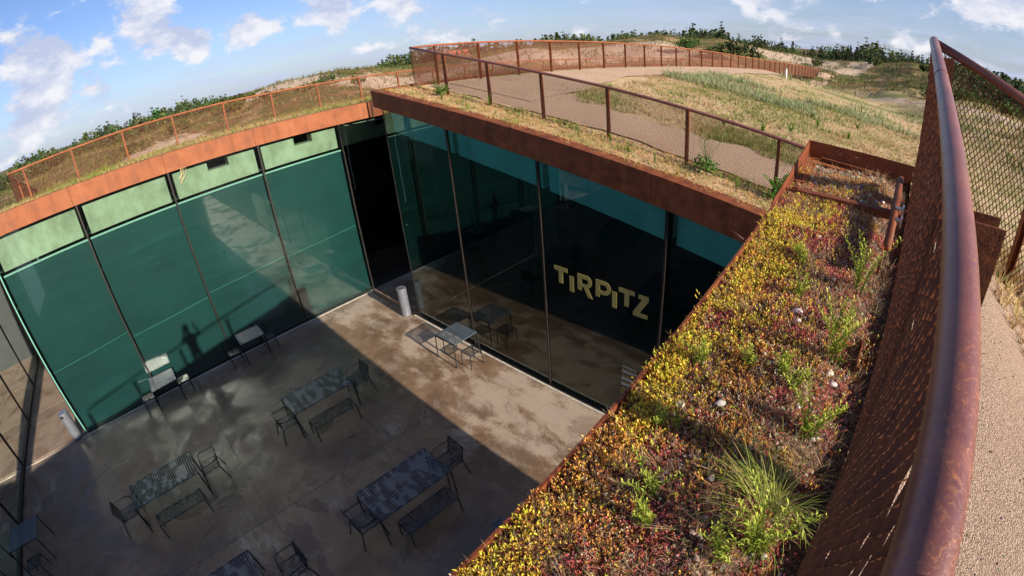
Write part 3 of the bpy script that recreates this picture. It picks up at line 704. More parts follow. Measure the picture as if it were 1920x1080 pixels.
MB().box(14.25, 40, -2.9, -2.86, -.2, 4.0).obj('side_wall', M['concrete'], PC)
MB().hexa([(14.25,-2.9,4.0),(22,-2.9,4.0),(22,-2.86,4.0),(14.25,-2.86,4.0),(14.25,-2.9,zC_t(-2.9)-.4),(22,-2.9,4.6),(22,-2.86,4.6),(14.25,-2.86,zC_t(-2.9)-.4)]).obj('side_wall', M['concrete'], PC)
# --- fourth pavilion at the far left
PD = thing('museum_pavilion', 'dark glass pavilion wall seen edge on at the far left of the court', 'building', (0,0,0))
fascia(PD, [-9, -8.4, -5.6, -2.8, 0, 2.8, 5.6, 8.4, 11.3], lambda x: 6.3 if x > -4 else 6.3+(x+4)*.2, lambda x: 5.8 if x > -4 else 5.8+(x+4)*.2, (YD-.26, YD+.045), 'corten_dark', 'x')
for k in range(-3, 4): pane_x(PD, YD, 2.8*k+.02, 2.8*k+2.78, lambda q: 5.9)
for k in range(-3, 5): MB().box(2.8*k-.022, 2.8*k+.022, YD-.05, YD+.03, 0, 5.9).obj('mullion', M['frame'], PD)
MB().box(-9, 11.2, YD-.03, YD+.06, -.1, .09).obj('base_frame', M['frame'], PD)
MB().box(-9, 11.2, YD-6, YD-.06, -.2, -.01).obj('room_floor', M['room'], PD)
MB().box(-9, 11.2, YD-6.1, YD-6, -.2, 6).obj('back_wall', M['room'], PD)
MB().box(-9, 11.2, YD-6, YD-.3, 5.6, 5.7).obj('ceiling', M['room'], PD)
MB().box(11.15, 11.2, -50, YD, -.2, 5.5).obj('concrete_wall', M['concrete'], PD)
MB().box(14.2, 14.3, -50, -14, -.2, 5.0).obj('concrete_wall', M['concrete'], PD)

# ------------------------------------------------------------------ fences of weathering steel with expanded-metal infill
def mesh_panel(P0, P1, T0, T1, pw, ph, w, tilt, side):
    """diamond lattice in the quad P0 P1 (bottom) T1 T0 (top); each strand a tilted ribbon"""
    P0, P1, T0, T1 = (np.array(q, float) for q in (P0, P1, T0, T1))
    L = np.linalg.norm(P1-P0); H = (np.linalg.norm(T0-P0)+np.linalg.norm(T1-P1))/2
    nu = max(2, int(round(L/(pw/2)))); nv = max(2, int(round(H/(ph/2))))
    nrm = np.array(side, float)
    A = []; B = []
    for dj in (1, -1):
        i, j = np.meshgrid(np.arange(nu), np.arange(nv), indexing='ij')
        ok = ((i+j) % 2 == 0) if dj == 1 else ((i+j) % 2 == 1)
        i = i[ok]; j = j[ok]
        if dj == 1: A.append(np.stack([i, j], 1)); B.append(np.stack([i+1, j+1], 1))
        else: A.append(np.stack([i, j+1], 1)); B.append(np.stack([i+1, j], 1))
    A = np.concatenate(A).astype(float); B = np.concatenate(B).astype(float)
    def pos(q):
        u = q[:, :1]/nu; v = q[:, 1:]/nv
        return (P0*(1-u)+P1*u)*(1-v)+(T0*(1-u)+T1*u)*v
    jit = RNG.normal(0, .0016, (nu+1, nv+1, 3))
    a, b = pos(A)+jit[A[:, 0].astype(int), A[:, 1].astype(int)], pos(B)+jit[B[:, 0].astype(int), B[:, 1].astype(int)]; up = np.array([0, 0, 1.0]); al = (P1-P0)/L
    d = (b-a)/np.linalg.norm(b-a, axis=1)[:, None]
    inpl = np.cross(d, nrm); inpl /= np.linalg.norm(inpl, axis=1)[:, None]
    off = inpl*math.cos(tilt)*w/2+nrm*math.sin(tilt)*w/2
    V = np.concatenate([a-off, b-off, b+off, a+off]); n = len(a); k = np.arange(n)
    return V, np.stack([k, k+n, k+2*n, k+3*n], 1)
def fence(name, label, line, zb, zt, posts, side, pw=.036, ph=.06, w=.0075, tilt=.6, rail_r=.03, post_w=.05, rail_mat='rail', coarse_after=None, mesh_mat='corten_mesh', mesh_low=.0, post_off=0.0, post_d=.062, post_drop=.028, post_mat='corten_post'):
    """line: list of plan points (running along), posts: indices get a post"""
    root = thing(name, label, 'fence', (line[0][0], line[0][1], zb[0]))
    o = Vector(root.location)
    def loc(p): return tuple(Vector(p)-o)
    MB().tube([loc((x, y, z)) for (x, y), z in zip(line, zt)], rail_r, 14).obj('handrail', M[rail_mat], root, smooth=True)
    nrm = np.array(side, float)
    for k in posts:
        (x, y), z0, z1 = line[k], zb[k], zt[k]
        k2 = min(k+1, len(line)-1); k1 = k2-1
        d = Vector((line[k2][0]-line[k1][0], line[k2][1]-line[k1][1], 0)).normalized(); s_ = Vector(side)
        b = MB(); c = Vector((x, y, 0))
        def plate(u0, u1, v0, v1):
            P = [c+d*u+s_*v for u, v in ((u0,v0+post_off),(u1,v0+post_off),(u1,v1+post_off),(u0,v1+post_off))]
            b.hexa([loc((q.x, q.y, z0-.25)) for q in P]+[loc((q.x, q.y, z1-post_drop)) for q in P])
        h = post_w/2
        plate(-h, h, -.008, .0); plate(-h, -h+.007, .0002, post_d); plate(h-.007, h, .0002, post_d)
        b.obj('post', M[post_mat], root)
    Vs = []; 
    for k in range(len(line)-1):
        m = 1
        if coarse_after and k >= coarse_after[0]: m = coarse_after[1]
        s3 = np.array(side)*-.012
        P0 = np.array([*line[k], zb[k]+mesh_low])+s3; P1 = np.array([*line[k+1], zb[k+1]+mesh_low])+s3
        T0 = np.array([*line[k], zt[k]-.02])+s3; T1 = np.array([*line[k+1], zt[k+1]-.02])+s3
        V, F = mesh_panel(P0, P1, T0, T1, pw*m, ph*m, w*m, tilt, nrm)
        q = link('mesh_panel', npmesh('mesh_panel', V-np.array(o), F), M[mesh_mat], root); q['kind'] = 'stuff'
    return root
# near rail, below the lens
yr = [-11.1, -9.30, -7.52, -5.74, -4.0, -3.30]
fence('handrail_fence', 'near rusty tube handrail with diamond mesh beside the planted roof bed', [(15.03, y) for y in yr], [6.36+.145*(y+7)-.02 for y in yr], [7.42+.147*(y+7) for y in yr], [0, 1, 2, 3, 5], (1, 0, 0), mesh_low=0, w=.0072, tilt=-1.22, post_w=.10, post_off=.042, post_d=.10, post_drop=.095, post_mat='corten_plate')
nearf = [o for o in C.objects if o.name.startswith('handrail_fence')][0]
for wy in (-4.62, -8.6):
    o_ = nearf.location; zc = 7.42+.147*(wy+7)
    MB().tube([(15.03-o_.x, wy-.005-o_.y, zc-.0007-o_.z), (15.03-o_.x, wy-o_.y, zc-o_.z), (15.03-o_.x, wy+.005-o_.y, zc+.0007-o_.z)], [.0303, .0318, .0303], 16).obj('weld_seam', M['corten_dark'], nearf, smooth=True)
# the fence that turns away from its corner to the right
xr_ = [15.034, 15.84, 17.6, 19.3, 21.0, 22.7, 24.4]
fence('handrail_fence', 'fence turning right from the handrail corner, sloping down beside the gravel walk', [(x, -3.27) for x in xr_], [6.78, 6.36, 5.85, 5.45, 5.1, 4.8, 4.6], [7.955, 7.63, 7.05, 6.5, 6.15, 5.85, 5.6], [1, 2, 3, 4, 5, 6], (0, -1, 0), tilt=.35, w=.006)
# fence along the front of the meadow roof
xf = [3.15, 4.58, 6.2, 7.86, 9.55, 11.25, 12.94, 14.6, 16.3]
zf = [8.165, 7.87, 7.56, 7.25, 6.96, 6.65, 6.34, 6.03, 5.72]
fence('roof_fence', 'mesh fence along the meadow roof edge above the lettered glass', [(x, 1.1) for x in xf], [z-.96 for z in zf], zf, [1, 2, 3, 4, 5, 6, 7, 8], (0, 1, 0), mesh_low=.02, tilt=.5, w=.0075)
yb_ = [1.1, 1.94, 3.64, 5.4, 7.12, 8.87, 10.57, 12.3, 14.05, 15.77, 17.5, 19.22, 20.95, 22.69, 24.4, 26.1, 27.7, 29.4, 31.1, 32.8, 34.5, 36.2, 37.9, 39.6, 41.3, 43, 44.7, 46.4, 48.1, 49.8, 51.5, 53.2, 54.9, 56.6, 58.3, 60, 62]
zbk = np.interp(yb_, [1.1, 1.9, 3.6, 5.4, 7.1, 8.9, 10.6, 12.3, 14.05, 15.8, 17.5, 19.2, 22.7, 27.7, 36.1, 47.6, 64.8], [8.165, 8.16, 8.12, 8.06, 7.99, 7.92, 7.86, 7.78, 7.7, 7.63, 7.54, 7.45, 7.28, 6.97, 6.53, 6.0, 5.0])
fence('roof_fence', 'long mesh fence running away along the far side of the meadow roof', [(3.15, y) for y in yb_], [z-1.07 for z in zbk], list(zbk), list(range(1, len(yb_))), (1, 0, 0), mesh_low=0, tilt=.5, coarse_after=(9, 2.5), w=.0085, rail_mat='corten')
ya = [-10.1, -9.64, -8.11, -6.5, -4.9, -3.21, -1.54, .18, 1.88, 3.57, 5.28, 6.99, 8.66, 10.4, 12.16, 14, 15.85, 17.8, 19.8, 21.8, 23.8, 26, 28.2, 30.4, 33, 36, 40]
za = np.interp(ya, [-10.1, -9.64, -8.11, -6.5, -4.9, -3.2, -1.5, .2, 1.9, 3.6, 5.3, 7, 8.7, 12.2, 15.9, 21.8, 30.4, 40], [7.66, 7.66, 7.68, 7.70, 7.68, 7.65, 7.59, 7.53, 7.48, 7.43, 7.36, 7.3, 7.24, 7.1, 6.98, 6.81, 6.53, 6.1])
fence('roof_fence', 'mesh fence on the grassy roof above the green blinds', [(-1.5, y) for y in ya], [z-.97 for z in za], list(za), list(range(1, len(ya))), (-1, 0, 0), mesh_low=.05, tilt=.35, w=.0045, rail_mat='corten', coarse_after=(10, 2.0))
xa = [-1.55, -2.6, -4.3, -6.0, -7.84, -9.6, -11.4, -13.2]
fence('roof_fence', 'short mesh fence dropping away from the left corner of the blind pavilion roof', [(x, -10.12) for x in xa], [6.6, 6.35, 6.0, 5.7, 5.35, 5.05, 4.75, 4.4], [7.655, 7.38, 7.05, 6.7, 6.35, 6.0, 5.65, 5.3], [1, 2, 3, 4, 5, 6], (0, 1, 0), mesh_low=0, tilt=.5, w=.0085)

# ------------------------------------------------------------------ steelwork at the end of the planted bed
yb0 = -2.80
up_ = thing('steel_upstand', 'folded rust plate closing the corner of the planted bed', 'steel edging', (14.15, -2.8, 6.8))
def rel(p, o=Vector((14.15, -2.8, 6.8))): return tuple(Vector(p)-o)
MB().hexa([rel(q) for q in [(14.15,-2.805,6.5),(15.30,-2.805,6.3),(15.30,-2.797,6.3),(14.15,-2.797,6.5),(14.15,-2.805,7.085),(15.30,-2.805,7.02),(15.30,-2.797,7.02),(14.15,-2.797,7.085)]]).obj('end_plate', M['corten_dark'], up_)
MB().hexa([rel(q) for q in [(14.15,-3.9,6.4),(14.157,-3.9,6.4),(14.157,-2.806,6.5),(14.15,-2.806,6.5),(14.15,-3.9,zC_t(-3.9)+.03),(14.157,-3.9,zC_t(-3.9)+.03),(14.157,-2.806,7.085),(14.15,-2.806,7.085)]]).obj('side_plate', M['corten_dark'], up_)
MB().hexa([rel(q) for q in [(14.16,-3.35,6.86),(14.26,-3.35,6.86),(14.26,-2.81,6.94),(14.16,-2.81,6.94),(14.16,-3.35,6.868),(14.26,-3.35,6.868),(14.26,-2.81,6.948),(14.16,-2.81,6.948)]]).obj('flange', M['corten_post'], up_)
MB().bar(rel((14.265,-2.90,6.93)), rel((14.86,-2.90,6.885)), .07, .008, (0,0,1)).obj('flange', M['corten_post'], up_)
MB().bar(rel((14.27,-2.84,6.965)), rel((14.84,-2.84,6.92)), .03, .008).obj('clip_strip', M['corten_dark'], up_)
for x in (14.42, 14.55, 14.56): MB().box(*[q for q in (x-14.15-.004, x-14.15+.004, -.012, -.008, .21, .218)]).obj('rivet', M['steel'], up_)
cb = thing('steel_crossbar', 'flat rust crossbar lying over the planted bed', 'steel bar', (14.2, -3.55, 6.86))
MB().bar((0, 0, 0), (.78, -.03, .0), .075, .01).bar((0, -.034, -.02), (.78, -.064, -.02), .008, .05).obj('bar', M['corten_dark'], cb, bevel=.002)
MB().box(.01, .05, -.02, .02, .007, .016).obj('bolt', M['corten_dark'], cb); MB().box(.70, .74, -.045, -.005, .007, .016).obj('bolt', M['corten_dark'], cb)
st = thing('steel_strut', 'rounded rust strut with steel clips beside the mesh fence', 'steel strut', (14.93, -3.12, 6.95))
MB().tube([(0, .0, .0), (.0, -.05, .045), (.0, -.14, .05), (0, -.6, -.03), (0, -1.1, -.11)], .024, 10).obj('strut_tube', M['corten_dark'], st, smooth=True)
MB().bar((-.02, -.1, .01), (-.02, -1.25, -.17), .012, .09).obj('strut_web', M['corten_dark'], st)
for yy, zz in ((-.62, -.02), (-.76, -.05)):
    MB().box(.0, .055, yy-.018, yy+.018, zz, zz+.014).box(.045, .055, yy-.03, yy+.03, zz-.03, zz+.03).obj('clip', M['steel'], st)
tr = thing('edge_tray', 'rusty steel bracket tray half hidden at the fence foot', 'steel bracket', (14.86, -4.95, 6.58))
MB().box(-.08, .08, -.12, .12, -.02, -.012).box(-.08, -.074, -.12, .12, -.012, .05).box(.074, .08, -.12, .12, -.012, .05).obj('tray', M['corten_dark'], tr)

# ------------------------------------------------------------------ court furniture
def leg_pts(x, y, h, sx, sy): return [(x+sx*.03, y+sy*.01, .0), (x+sx*.004, y, h-.03), (x-sx*.01, y, h-.008)]
def slat_deck(L, Wd, z, pitch=.0385, wd=.022, axis_='y', lip=.03, rnd_=0):
    """slats across the short side, ends folded down"""
    b = MB(); n = int(L/pitch)
    for k in range(n):
        c = -L/2+pitch*(k+.5)+(L-n*pitch)/2
        e = Wd/2
        prof = [(-e, z-lip), (-e, z-.008), (-e+.012, z), (e-.012, z), (e, z-.008), (e, z-lip)]
        for (a0, z0), (a1, z1) in zip(prof[:-1], prof[1:]):
            t = .004
            if axis_ == 'y': P = lambda a, cc, zz: (a, cc, zz)
            else: P = lambda a, cc, zz: (cc, a, zz)
            b.quad(P(a0, c-wd/2, z0), P(a1, c-wd/2, z1), P(a1, c+wd/2, z1), P(a0, c+wd/2, z0))
            b.quad(P(a0, c-wd/2, z0-t), P(a0, c+wd/2, z0-t), P(a1, c+wd/2, z1-t), P(a1, c-wd/2, z1-t)) if abs(z0-z1) < .001 else None
    return b
def make_table(L, Wd, H, label, group, axis_='y', name='slatted_table', cat='table', pitch=.0567, wd=.036, r=.017, mat='slat', deck='tabletop'):
    t = thing(name, label, cat, (0,0,0), 0, group)
    o = slat_deck(L, Wd, H, pitch, wd, axis_).obj(deck, M[mat], t); o['kind'] = 'stuff'
    ex, ey = (Wd/2, L/2) if axis_ == 'y' else (L/2, Wd/2)
    f = MB(); zf_ = H-.018
    f.tube([(-ex+.02, -ey+.015, zf_), (-ex+.02, ey-.015, zf_)], r*.8, 6).tube([(ex-.02, -ey+.015, zf_), (ex-.02, ey-.015, zf_)], r*.8, 6)
    f.tube([(-ex+.02, -ey+.012, zf_), (ex-.02, -ey+.012, zf_)], r*.8, 6).tube([(-ex+.02, ey-.012, zf_), (ex-.02, ey-.012, zf_)], r*.8, 6)
    f.obj('frame', M['furn'], t)
    for sx in (-1, 1):
        for sy in (-1, 1):
            MB().tube(leg_pts(sx*(ex-.02), sy*(ey-.02), H, sx, sy), r, 7).obj('leg', M['furn'], t)
    return t
def make_chair(label, group):
    """armchair facing +y: slats bend up from the seat into the back at -y"""
    t = thing('slatted_armchair', label, 'chair', (0,0,0), 0, group)
    prof = [(.24, .425), (.22, .445), (0.0, .432), (-.17, .425), (-.205, .45), (-.225, .52), (-.26, .80)]
    se = MB(); ba = MB()
    for k in range(8):
        x = -.19+k*.0543; w = .026
        for i, ((y0, z0), (y1, z1)) in enumerate(zip(prof[:-1], prof[1:])):
            m_ = se if i < 3 else ba
            m_.bar((x, y0, z0), (x, y1, z1), w, .006, (0, .6, 1))
    se.obj('seat', M['furn'], t); ba.obj('backrest', M['furn'], t)
    f = MB(); r = .014
    f.tube([(-.225, .235, .425), (.225, .235, .425)], r, 6).tube([(-.225, -.19, .42), (.225, -.19, .42)], r, 6).tube([(-.225, -.262, .80), (.225, -.262, .80)], r, 6)
    f.tube([(-.225, .235, .425), (-.225, -.19, .42), (-.225, -.262, .8)], r, 6).tube([(.225, .235, .425), (.225, -.19, .42), (.225, -.262, .8)], r, 6)
    f.obj('frame', M['furn'], t)
    for s_ in (-1, 1):
        MB().tube([(s_*.225, -.25, .70), (s_*.275, -.15, .66), (s_*.285, .10, .65), (s_*.27, .18, .62), (s_*.235, .22, .44)], r, 6).obj('armrest', M['furn'], t)
        MB().tube([(s_*.275, .27, 0), (s_*.23, .225, .43)], r, 6).obj('leg', M['furn'], t)
        MB().tube([(s_*.275, -.30, 0), (s_*.23, -.20, .43)], r, 6).obj('leg', M['furn'], t)
    return t
def copy_tree(o, parent=None):
    c = o.copy(); C.objects.link(c)
    if parent is not None: c.parent = parent
    for ch in list(o.children): copy_tree(ch, c)
    return c
def place(proto, used, loc, rz, label):
    o = proto if not used[0] else copy_tree(proto)
    used[0] = True; o.location = loc; o.rotation_euler = (0, 0, rz); o['label'] = label; return o
big = make_table(1.70, .90, .75, '', 'long slatted tables in the courtyard'); ub = [False]
for (x, y, rz), lb in zip([(4.956, -4.55, 0), (8.965, -4.68, -.01), (5.06, -8.86, .03), (8.68, -8.62, .02)],
        ['long slatted table in the middle of the court, rain-blotched pale grey and half in shade', 'long blue-black slatted table nearest the planted roof edge', 'long slatted table in the left shade of the court, near the left bin', 'long slatted table at the bottom of the picture, mostly cut off']):
    place(big, ub, (x, y, .001), rz, lb)
ben = make_table(1.20, .42, .45, '', 'slatted benches beside the long tables', name='slatted_bench', cat='bench', pitch=.0545, wd=.033, r=.015, mat='furn', deck='seat'); ub = [False]
for (x, y, rz), lb in zip([(5.67, -4.56, 0), (9.60, -4.64, 0), (5.83, -8.76, .03), (9.34, -8.6, .02)],
        ['dark slatted bench along the middle table, spotted with wet patches below', 'dark slatted bench along the blue-black table nearest the planted roof', 'dark slatted bench along the left shaded table', 'dark slatted bench beside the table cut off at the bottom']):
    place(ben, ub, (x, y, .001), rz, lb)
ch = make_chair('', 'slatted armchairs at the table ends'); uc = [False]
for (x, y, rz), lb in zip([(4.95, -3.38, PI), (5.06, -5.58, 0), (8.93, -3.58, PI), (8.94, -5.68, 0), (5.02, -7.72, PI-.05), (5.08, -9.98, .05), (8.88, -7.25, PI+.05)],
        ['dark armchair at the upper end of the middle table, by the sunlight edge', 'dark armchair at the lower end of the middle table', 'black armchair at the upper end of the blue-black table', 'black armchair at the lower left end of the blue-black table', 'dark armchair at the upper end of the left shaded table', 'dark armchair at the lower end of the left shaded table', 'lone dark armchair standing near the bottom edge of the court']):
    place(ch, uc, (x, y, .001), rz, lb)
sm = make_table(.85, .84, .75, '', 'small square slatted tables against the glass', axis_='x', name='square_table', pitch=.0567, wd=.038, r=.016, mat='slat_x'); us = [False]
for (x, y, rz), lb in zip([(5.80, -.65, PI/2), (.53, -4.95, 0), (.62, -8.03, 0), (4.22, -12.77, 0)],
        ['small square slatted table in the sun against the lettered glass', 'pale square table against the green blinds, right one of two', 'pale square table against the green blinds, left one of two', 'dark square table in deep shade at the lower left by the edge glass']):
    place(sm, us, (x, y, .001), rz, lb)
so = make_table(.42, .40, .45, '', 'slatted stools at the small tables', axis_='x', name='slatted_stool', cat='stool', pitch=.055, wd=.03, r=.014, mat='furn', deck='seat'); us = [False]
for (x, y, rz), lb in zip([(6.40, -.67, PI/2), (5.22, -.64, PI/2), (.56, -5.61, 0), (.59, -4.38, 0), (.66, -8.66, 0), (.62, -7.45, 0), (4.95, -12.70, 0)],
        ['sunlit stool on the near side of the table by the lettered glass', 'stool tucked behind the sunlit table by the lettered glass', 'stool left of the right-hand pale table by the blinds', 'stool right of the right-hand pale table by the blinds', 'stool left of the left-hand pale table by the blinds', 'stool right of the left-hand pale table by the blinds', 'stool in deep shade beside the dark square table at lower left']):
    place(so, us, (x, y, .001), rz, lb)
def make_bin(label):
    t = thing('litter_bin', label, 'litter bin', (0,0,0), 0, 'steel ashtray bins at the glass corners')
    MB().lathe([(.150, .0), (.160, .012), (.160, .80)], 32).obj('body', M['steel_grey'], t, smooth=False)
    MB().lathe([(.158, .804), (.162, .808), (.162, .985), (.155, .995)], 32).obj('collar', M['steel_grey'], t)
    MB().lathe([(.156, .996), (.150, 1.002), (.03, .978), (.0, .977)], 32).obj('ash_lid', M['steel'], t)
    MB().box(.161, .164, -.055, .055, .86, .95).obj('slot', M['channel'], t)
    return t
bi = make_bin('steel cylinder bin in the sun at the corner of the lettered glass'); bi.location = (2.66, -.28, .001); bi.rotation_euler = (0, 0, -1.9)
bj = copy_tree(bi); bj.location = (.05, -11.36, .013); bj.rotation_euler = (0, 0, -.4); bj['label'] = 'steel cylinder bin at the left free end of the green-blind glass wall'
for o in (bi, bj):
    for c in o.children:
        pass

# ------------------------------------------------------------------ plants
def blade_tuft(n=7, h=1.0, spread=.45, w=.05, seed=0, bend=.5):
    r = np.random.default_rng(seed); V = []; F = []; Wt = []
    for k in range(n):
        a = r.uniform(0, 2*PI); sp = spread*r.uniform(.3, 1); hh = h*r.uniform(.6, 1.1); b0 = np.array([math.cos(a), math.sin(a)])*.06*r.uniform(0, 1)
        side = np.array([-math.sin(a), math.cos(a)])*w*r.uniform(.7, 1.3)/2
        for t in (0, .55, 1.0):
            c = b0+np.array([math.cos(a), math.sin(a)])*sp*(t**(1+bend)); z = hh*(t-.18*bend*t*t); ww = side*(1-t*.95) if t < 1 else side*.0
            if t < 1: V += [(c[0]-ww[0], c[1]-ww[1], z), (c[0]+ww[0], c[1]+ww[1], z)]; Wt += [t, t]
            else: V.append((c[0], c[1], z)); Wt.append(1.0)
        b = len(V)-5; F += [(b, b+1, b+3), (b, b+3, b+2), (b+2, b+3, b+4)]
    return np.array(V), np.array(F), np.array(Wt)
TUFTS = [blade_tuft(5, 1, .5, .075, s) for s in range(8)]
FINE = [blade_tuft(6, 1, .38, .034, s+20, .3) for s in range(5)]
def sedum_sprig(seed, leaves=7):
    r = np.random.default_rng(seed); V = []; F = []; Wt = []
    bx, by = r.normal(0, .25, 2)
    for k in range(leaves):
        t = k/(leaves-1); z = .12+.8*t; a = k*2.4+r.uniform(-.3, .3); L = (.22-.08*t)*r.uniform(.8, 1.2); w = .07; lift = .14+.18*t
        c = np.array([bx*t*t, by*t*t, z]); d = np.array([math.cos(a), math.sin(a), 0]); s_ = np.array([-math.sin(a), math.cos(a), 0])
        tip = c+d*L+np.array([0, 0, lift]); m1 = c+d*L*.55+s_*w+np.array([0, 0, lift*.6]); m2 = c+d*L*.55-s_*w+np.array([0, 0, lift*.6]); up = c+d*L*.5+np.array([0, 0, lift*.6+.09])
        b = len(V); V += [c, m1, tip, m2, up]; Wt += [max(0, t-.15), t, min(1, t+.15), t, t]
        F += [(b, b+1, b+4), (b+1, b+2, b+4), (b+2, b+3, b+4), (b+3, b, b+4)]
    return np.array(V), np.array(F), np.array(Wt)
SED = [sedum_sprig(s) for s in range(6)]
def bedz(x, y):
    u = (x-14.17)/.8
    return zC_t(y)-.035-.06*sstep(.72, 1.0, u)+.05*(fbm(x*3+4, y*3)-.5)+.03*(fbm(x*11, y*11+3)-.5)
# soil sheet of the bed
xx = np.linspace(14.163, 15.10, 34); yy = np.linspace(-11.5, -2.81, 220)
XX, YY = np.meshgrid(xx, yy, indexing='ij'); ZZ = bedz(np.minimum(XX, 15.005), YY)
dipy = sstep(-3.15, -2.9, YY)*.10; ZZ = ZZ-dipy-.02*(XX < 14.18)
I = np.arange(XX.size).reshape(XX.shape); Fq = np.stack([I[:-1, :-1], I[1:, :-1], I[1:, 1:], I[:-1, 1:]], -1).reshape(-1, 4)
tag(link('planting_soil', npmesh('planting_soil', np.stack([XX, YY, ZZ], -1).reshape(-1, 3), Fq, None, True), M['soil']), kind='structure')
def pal(c, n, v=.18):
    c = np.array(c)[None]*(1+RNG.normal(0, v, (n, 1)))*(1+RNG.normal(0, v*.5, (n, 3))); return np.clip(c, .004, 1)
def sedum_layer():
    N = 49000
    x = 14.165+.84*RNG.random(N); y = -7.3+4.45*RNG.random(N); u = (x-14.165)/.84
    n1 = fbm(x*2.2+7, y*2.2); n2 = fbm(x*5.5, y*5.5+40); n3 = fbm(x*1.4+90, y*1.4)
    n4 = fbm(x*7+11, y*7); end = sstep(-3.62, -3.5, y)
    gap = np.maximum(sstep(.49, .58, n2)*sstep(.08, .25, u), .8*sstep(.55, .62, n4)*sstep(.15, .4, u))
    dens = np.clip(1.2-.9*sstep(.74, 1.0, u)-.97*gap, .03, 1)
    dens = np.where(y > -3.55, np.clip(dens+.3, 0, .6), dens); dens = np.where(y > -2.98, .03, dens)
    k = RNG.random(N) < dens; x, y, u, n1, n2, n3, n4 = (q[k] for q in (x, y, u, n1, n2, n3, n4))
    n = len(x); z = bedz(x, y)-sstep(-3.15, -2.9, y)*.10
    mat_ = np.exp(-((y+4.45)/.42)**2-((u-.26)/.30)**2)*1.0+np.exp(-((y+5.75)/.55)**2-((u-.10)/.20)**2)*.75+np.exp(-((y+6.5)/.4)**2-((u-.25)/.3)**2)*.5+np.exp(-((y+3.85)/.2)**2-((u-.35)/.3)**2)*.55
    yel = np.clip(mat_+(n1-.5)*3.0+(n4-.5)*2.4+.10-.55*u, .03, 1)
    isy = RNG.random(n) < yel*.92
    mask = np.clip(.5+(fbm(x*4+60, y*4)-.5)*2.2+RNG.normal(0, .22, n), 0, 1)
    tipY = pal((.78,.55,.065), n, .25); tipR = pal((.56,.13,.12), n, .3); tipO = pal((.72,.34,.08), n, .2); tipG = pal((.36,.42,.07), n, .2); tipD = pal((.74,.55,.36), n, .2)
    tip = np.where(isy[:, None], np.where((mask > .72)[:, None], tipO, tipY), np.where((mask > .84)[:, None], tipO, np.where((mask > .78)[:, None], tipG, np.where((mask > .60)[:, None], tipD, tipR))))
    tip = np.where((y > -3.55)[:, None]&(RNG.random(n) < .35)[:, None], tipO, tip)
    base = np.where(isy[:, None], pal((.30,.13,.035), n, .3), pal((.16,.045,.03), n, .3))
    tip = np.clip(tip*1.28, 0, .95); base = base*1.15
    sc = RNG.uniform(.019, .040, n)*np.where(isy, 1.12, .85)*(.75+.5*fbm(x*3+5, y*3))
    me = scatter('sedum', SED, np.stack([x, y, z-.006], 1), sc, RNG.uniform(0, 6.28, n), base, tip, .35)
    tag(link('sedum_carpet', me, M['plant']), 'carpet of yellow, orange and red sedum on the roof bed', 'sedum', None, 'stuff')
sedum_layer()
def moss_layer():
    N = 9000
    x = 14.18+.80*RNG.random(N); y = -8.0+5.1*RNG.random(N)
    n2 = fbm(x*5.5, y*5.5+40); k = (n2 > .5)|(RNG.random(N) < .3); x, y = x[k], y[k]; n = len(x)
    me = scatter('dry_litter', FINE, np.stack([x, y, bedz(x, y)-.004], 1), RNG.uniform(.02, .085, n), RNG.uniform(0, 6.28, n), pal((.26,.14,.07), n, .3), pal((.60,.42,.26), n, .3), .6)
    tag(link('dry_stems', me, M['dry']), 'thin dry brown stems and litter between the sedum', 'dry stems', None, 'stuff')
    # orange-brown moss cushions and grit
    N = 9000; x = 14.2+.78*RNG.random(N); y = np.where(RNG.random(N) < .25, -3.55+.6*RNG.random(N), -7.3+3.8*RNG.random(N)); n = N
    def chip(seed):
        r = np.random.default_rng(seed); V = np.array([(1,0,0),(-.5,.86,0),(-.5,-.86,0),(.1,.1,.8),(0,0,-.3)])*(1+r.normal(0, .25, (5, 3))); return V, np.array([(0,1,3),(1,2,3),(2,0,3)]), np.array([0,0,0,1.,0])
    far_ = y > -3.55; cols = np.where((RNG.random(N) < np.where(far_, .4, .55))[:, None], np.where(far_[:, None], pal((.50,.24,.12), N, .3), pal((.26,.095,.018), N, .35)), pal((.58,.47,.37), N, .3))
    me = scatter('grit', [chip(s) for s in range(5)], np.stack([x, y, bedz(x, y)-.002], 1), RNG.uniform(.004, .016, N)*np.where(far_, 1.5, 1), RNG.uniform(0, 6.28, N), cols*.8, cols, .4)
    tag(link('moss_and_grit', me, M['dry']), 'brown moss cushions and pale grit on the bed', 'grit', None, 'stuff')
moss_layer()
def walk_grit():
    N = 2600; x = 15.09+1.3*RNG.random(N); y = -6.6+3.1*RNG.random(N)
    T = [(np.array([(1,0,0),(-.5,.86,0),(-.5,-.86,0),(.1,.1,.8)])*(1+np.random.default_rng(s_).normal(0, .3, (4, 3))), np.array([(0,1,3),(1,2,3),(2,0,3)]), np.array([0,0,0,1.])) for s_ in range(6)]
    c = np.where((RNG.random(N) < .25)[:, None], pal((.26,.17,.12), N, .3), pal((.56,.43,.33), N, .3))
    me = scatter('walk_grit', T, np.stack([x, y, ground(x, y)+.012], 1), .002+.006*RNG.random(N)**3, RNG.uniform(0, 6.28, N), c*.85, c, .3)
    tag(link('walk_grit', me, M['dry']), 'loose grit and small stones on the gravel walk', 'grit', None, 'stuff')
walk_grit()
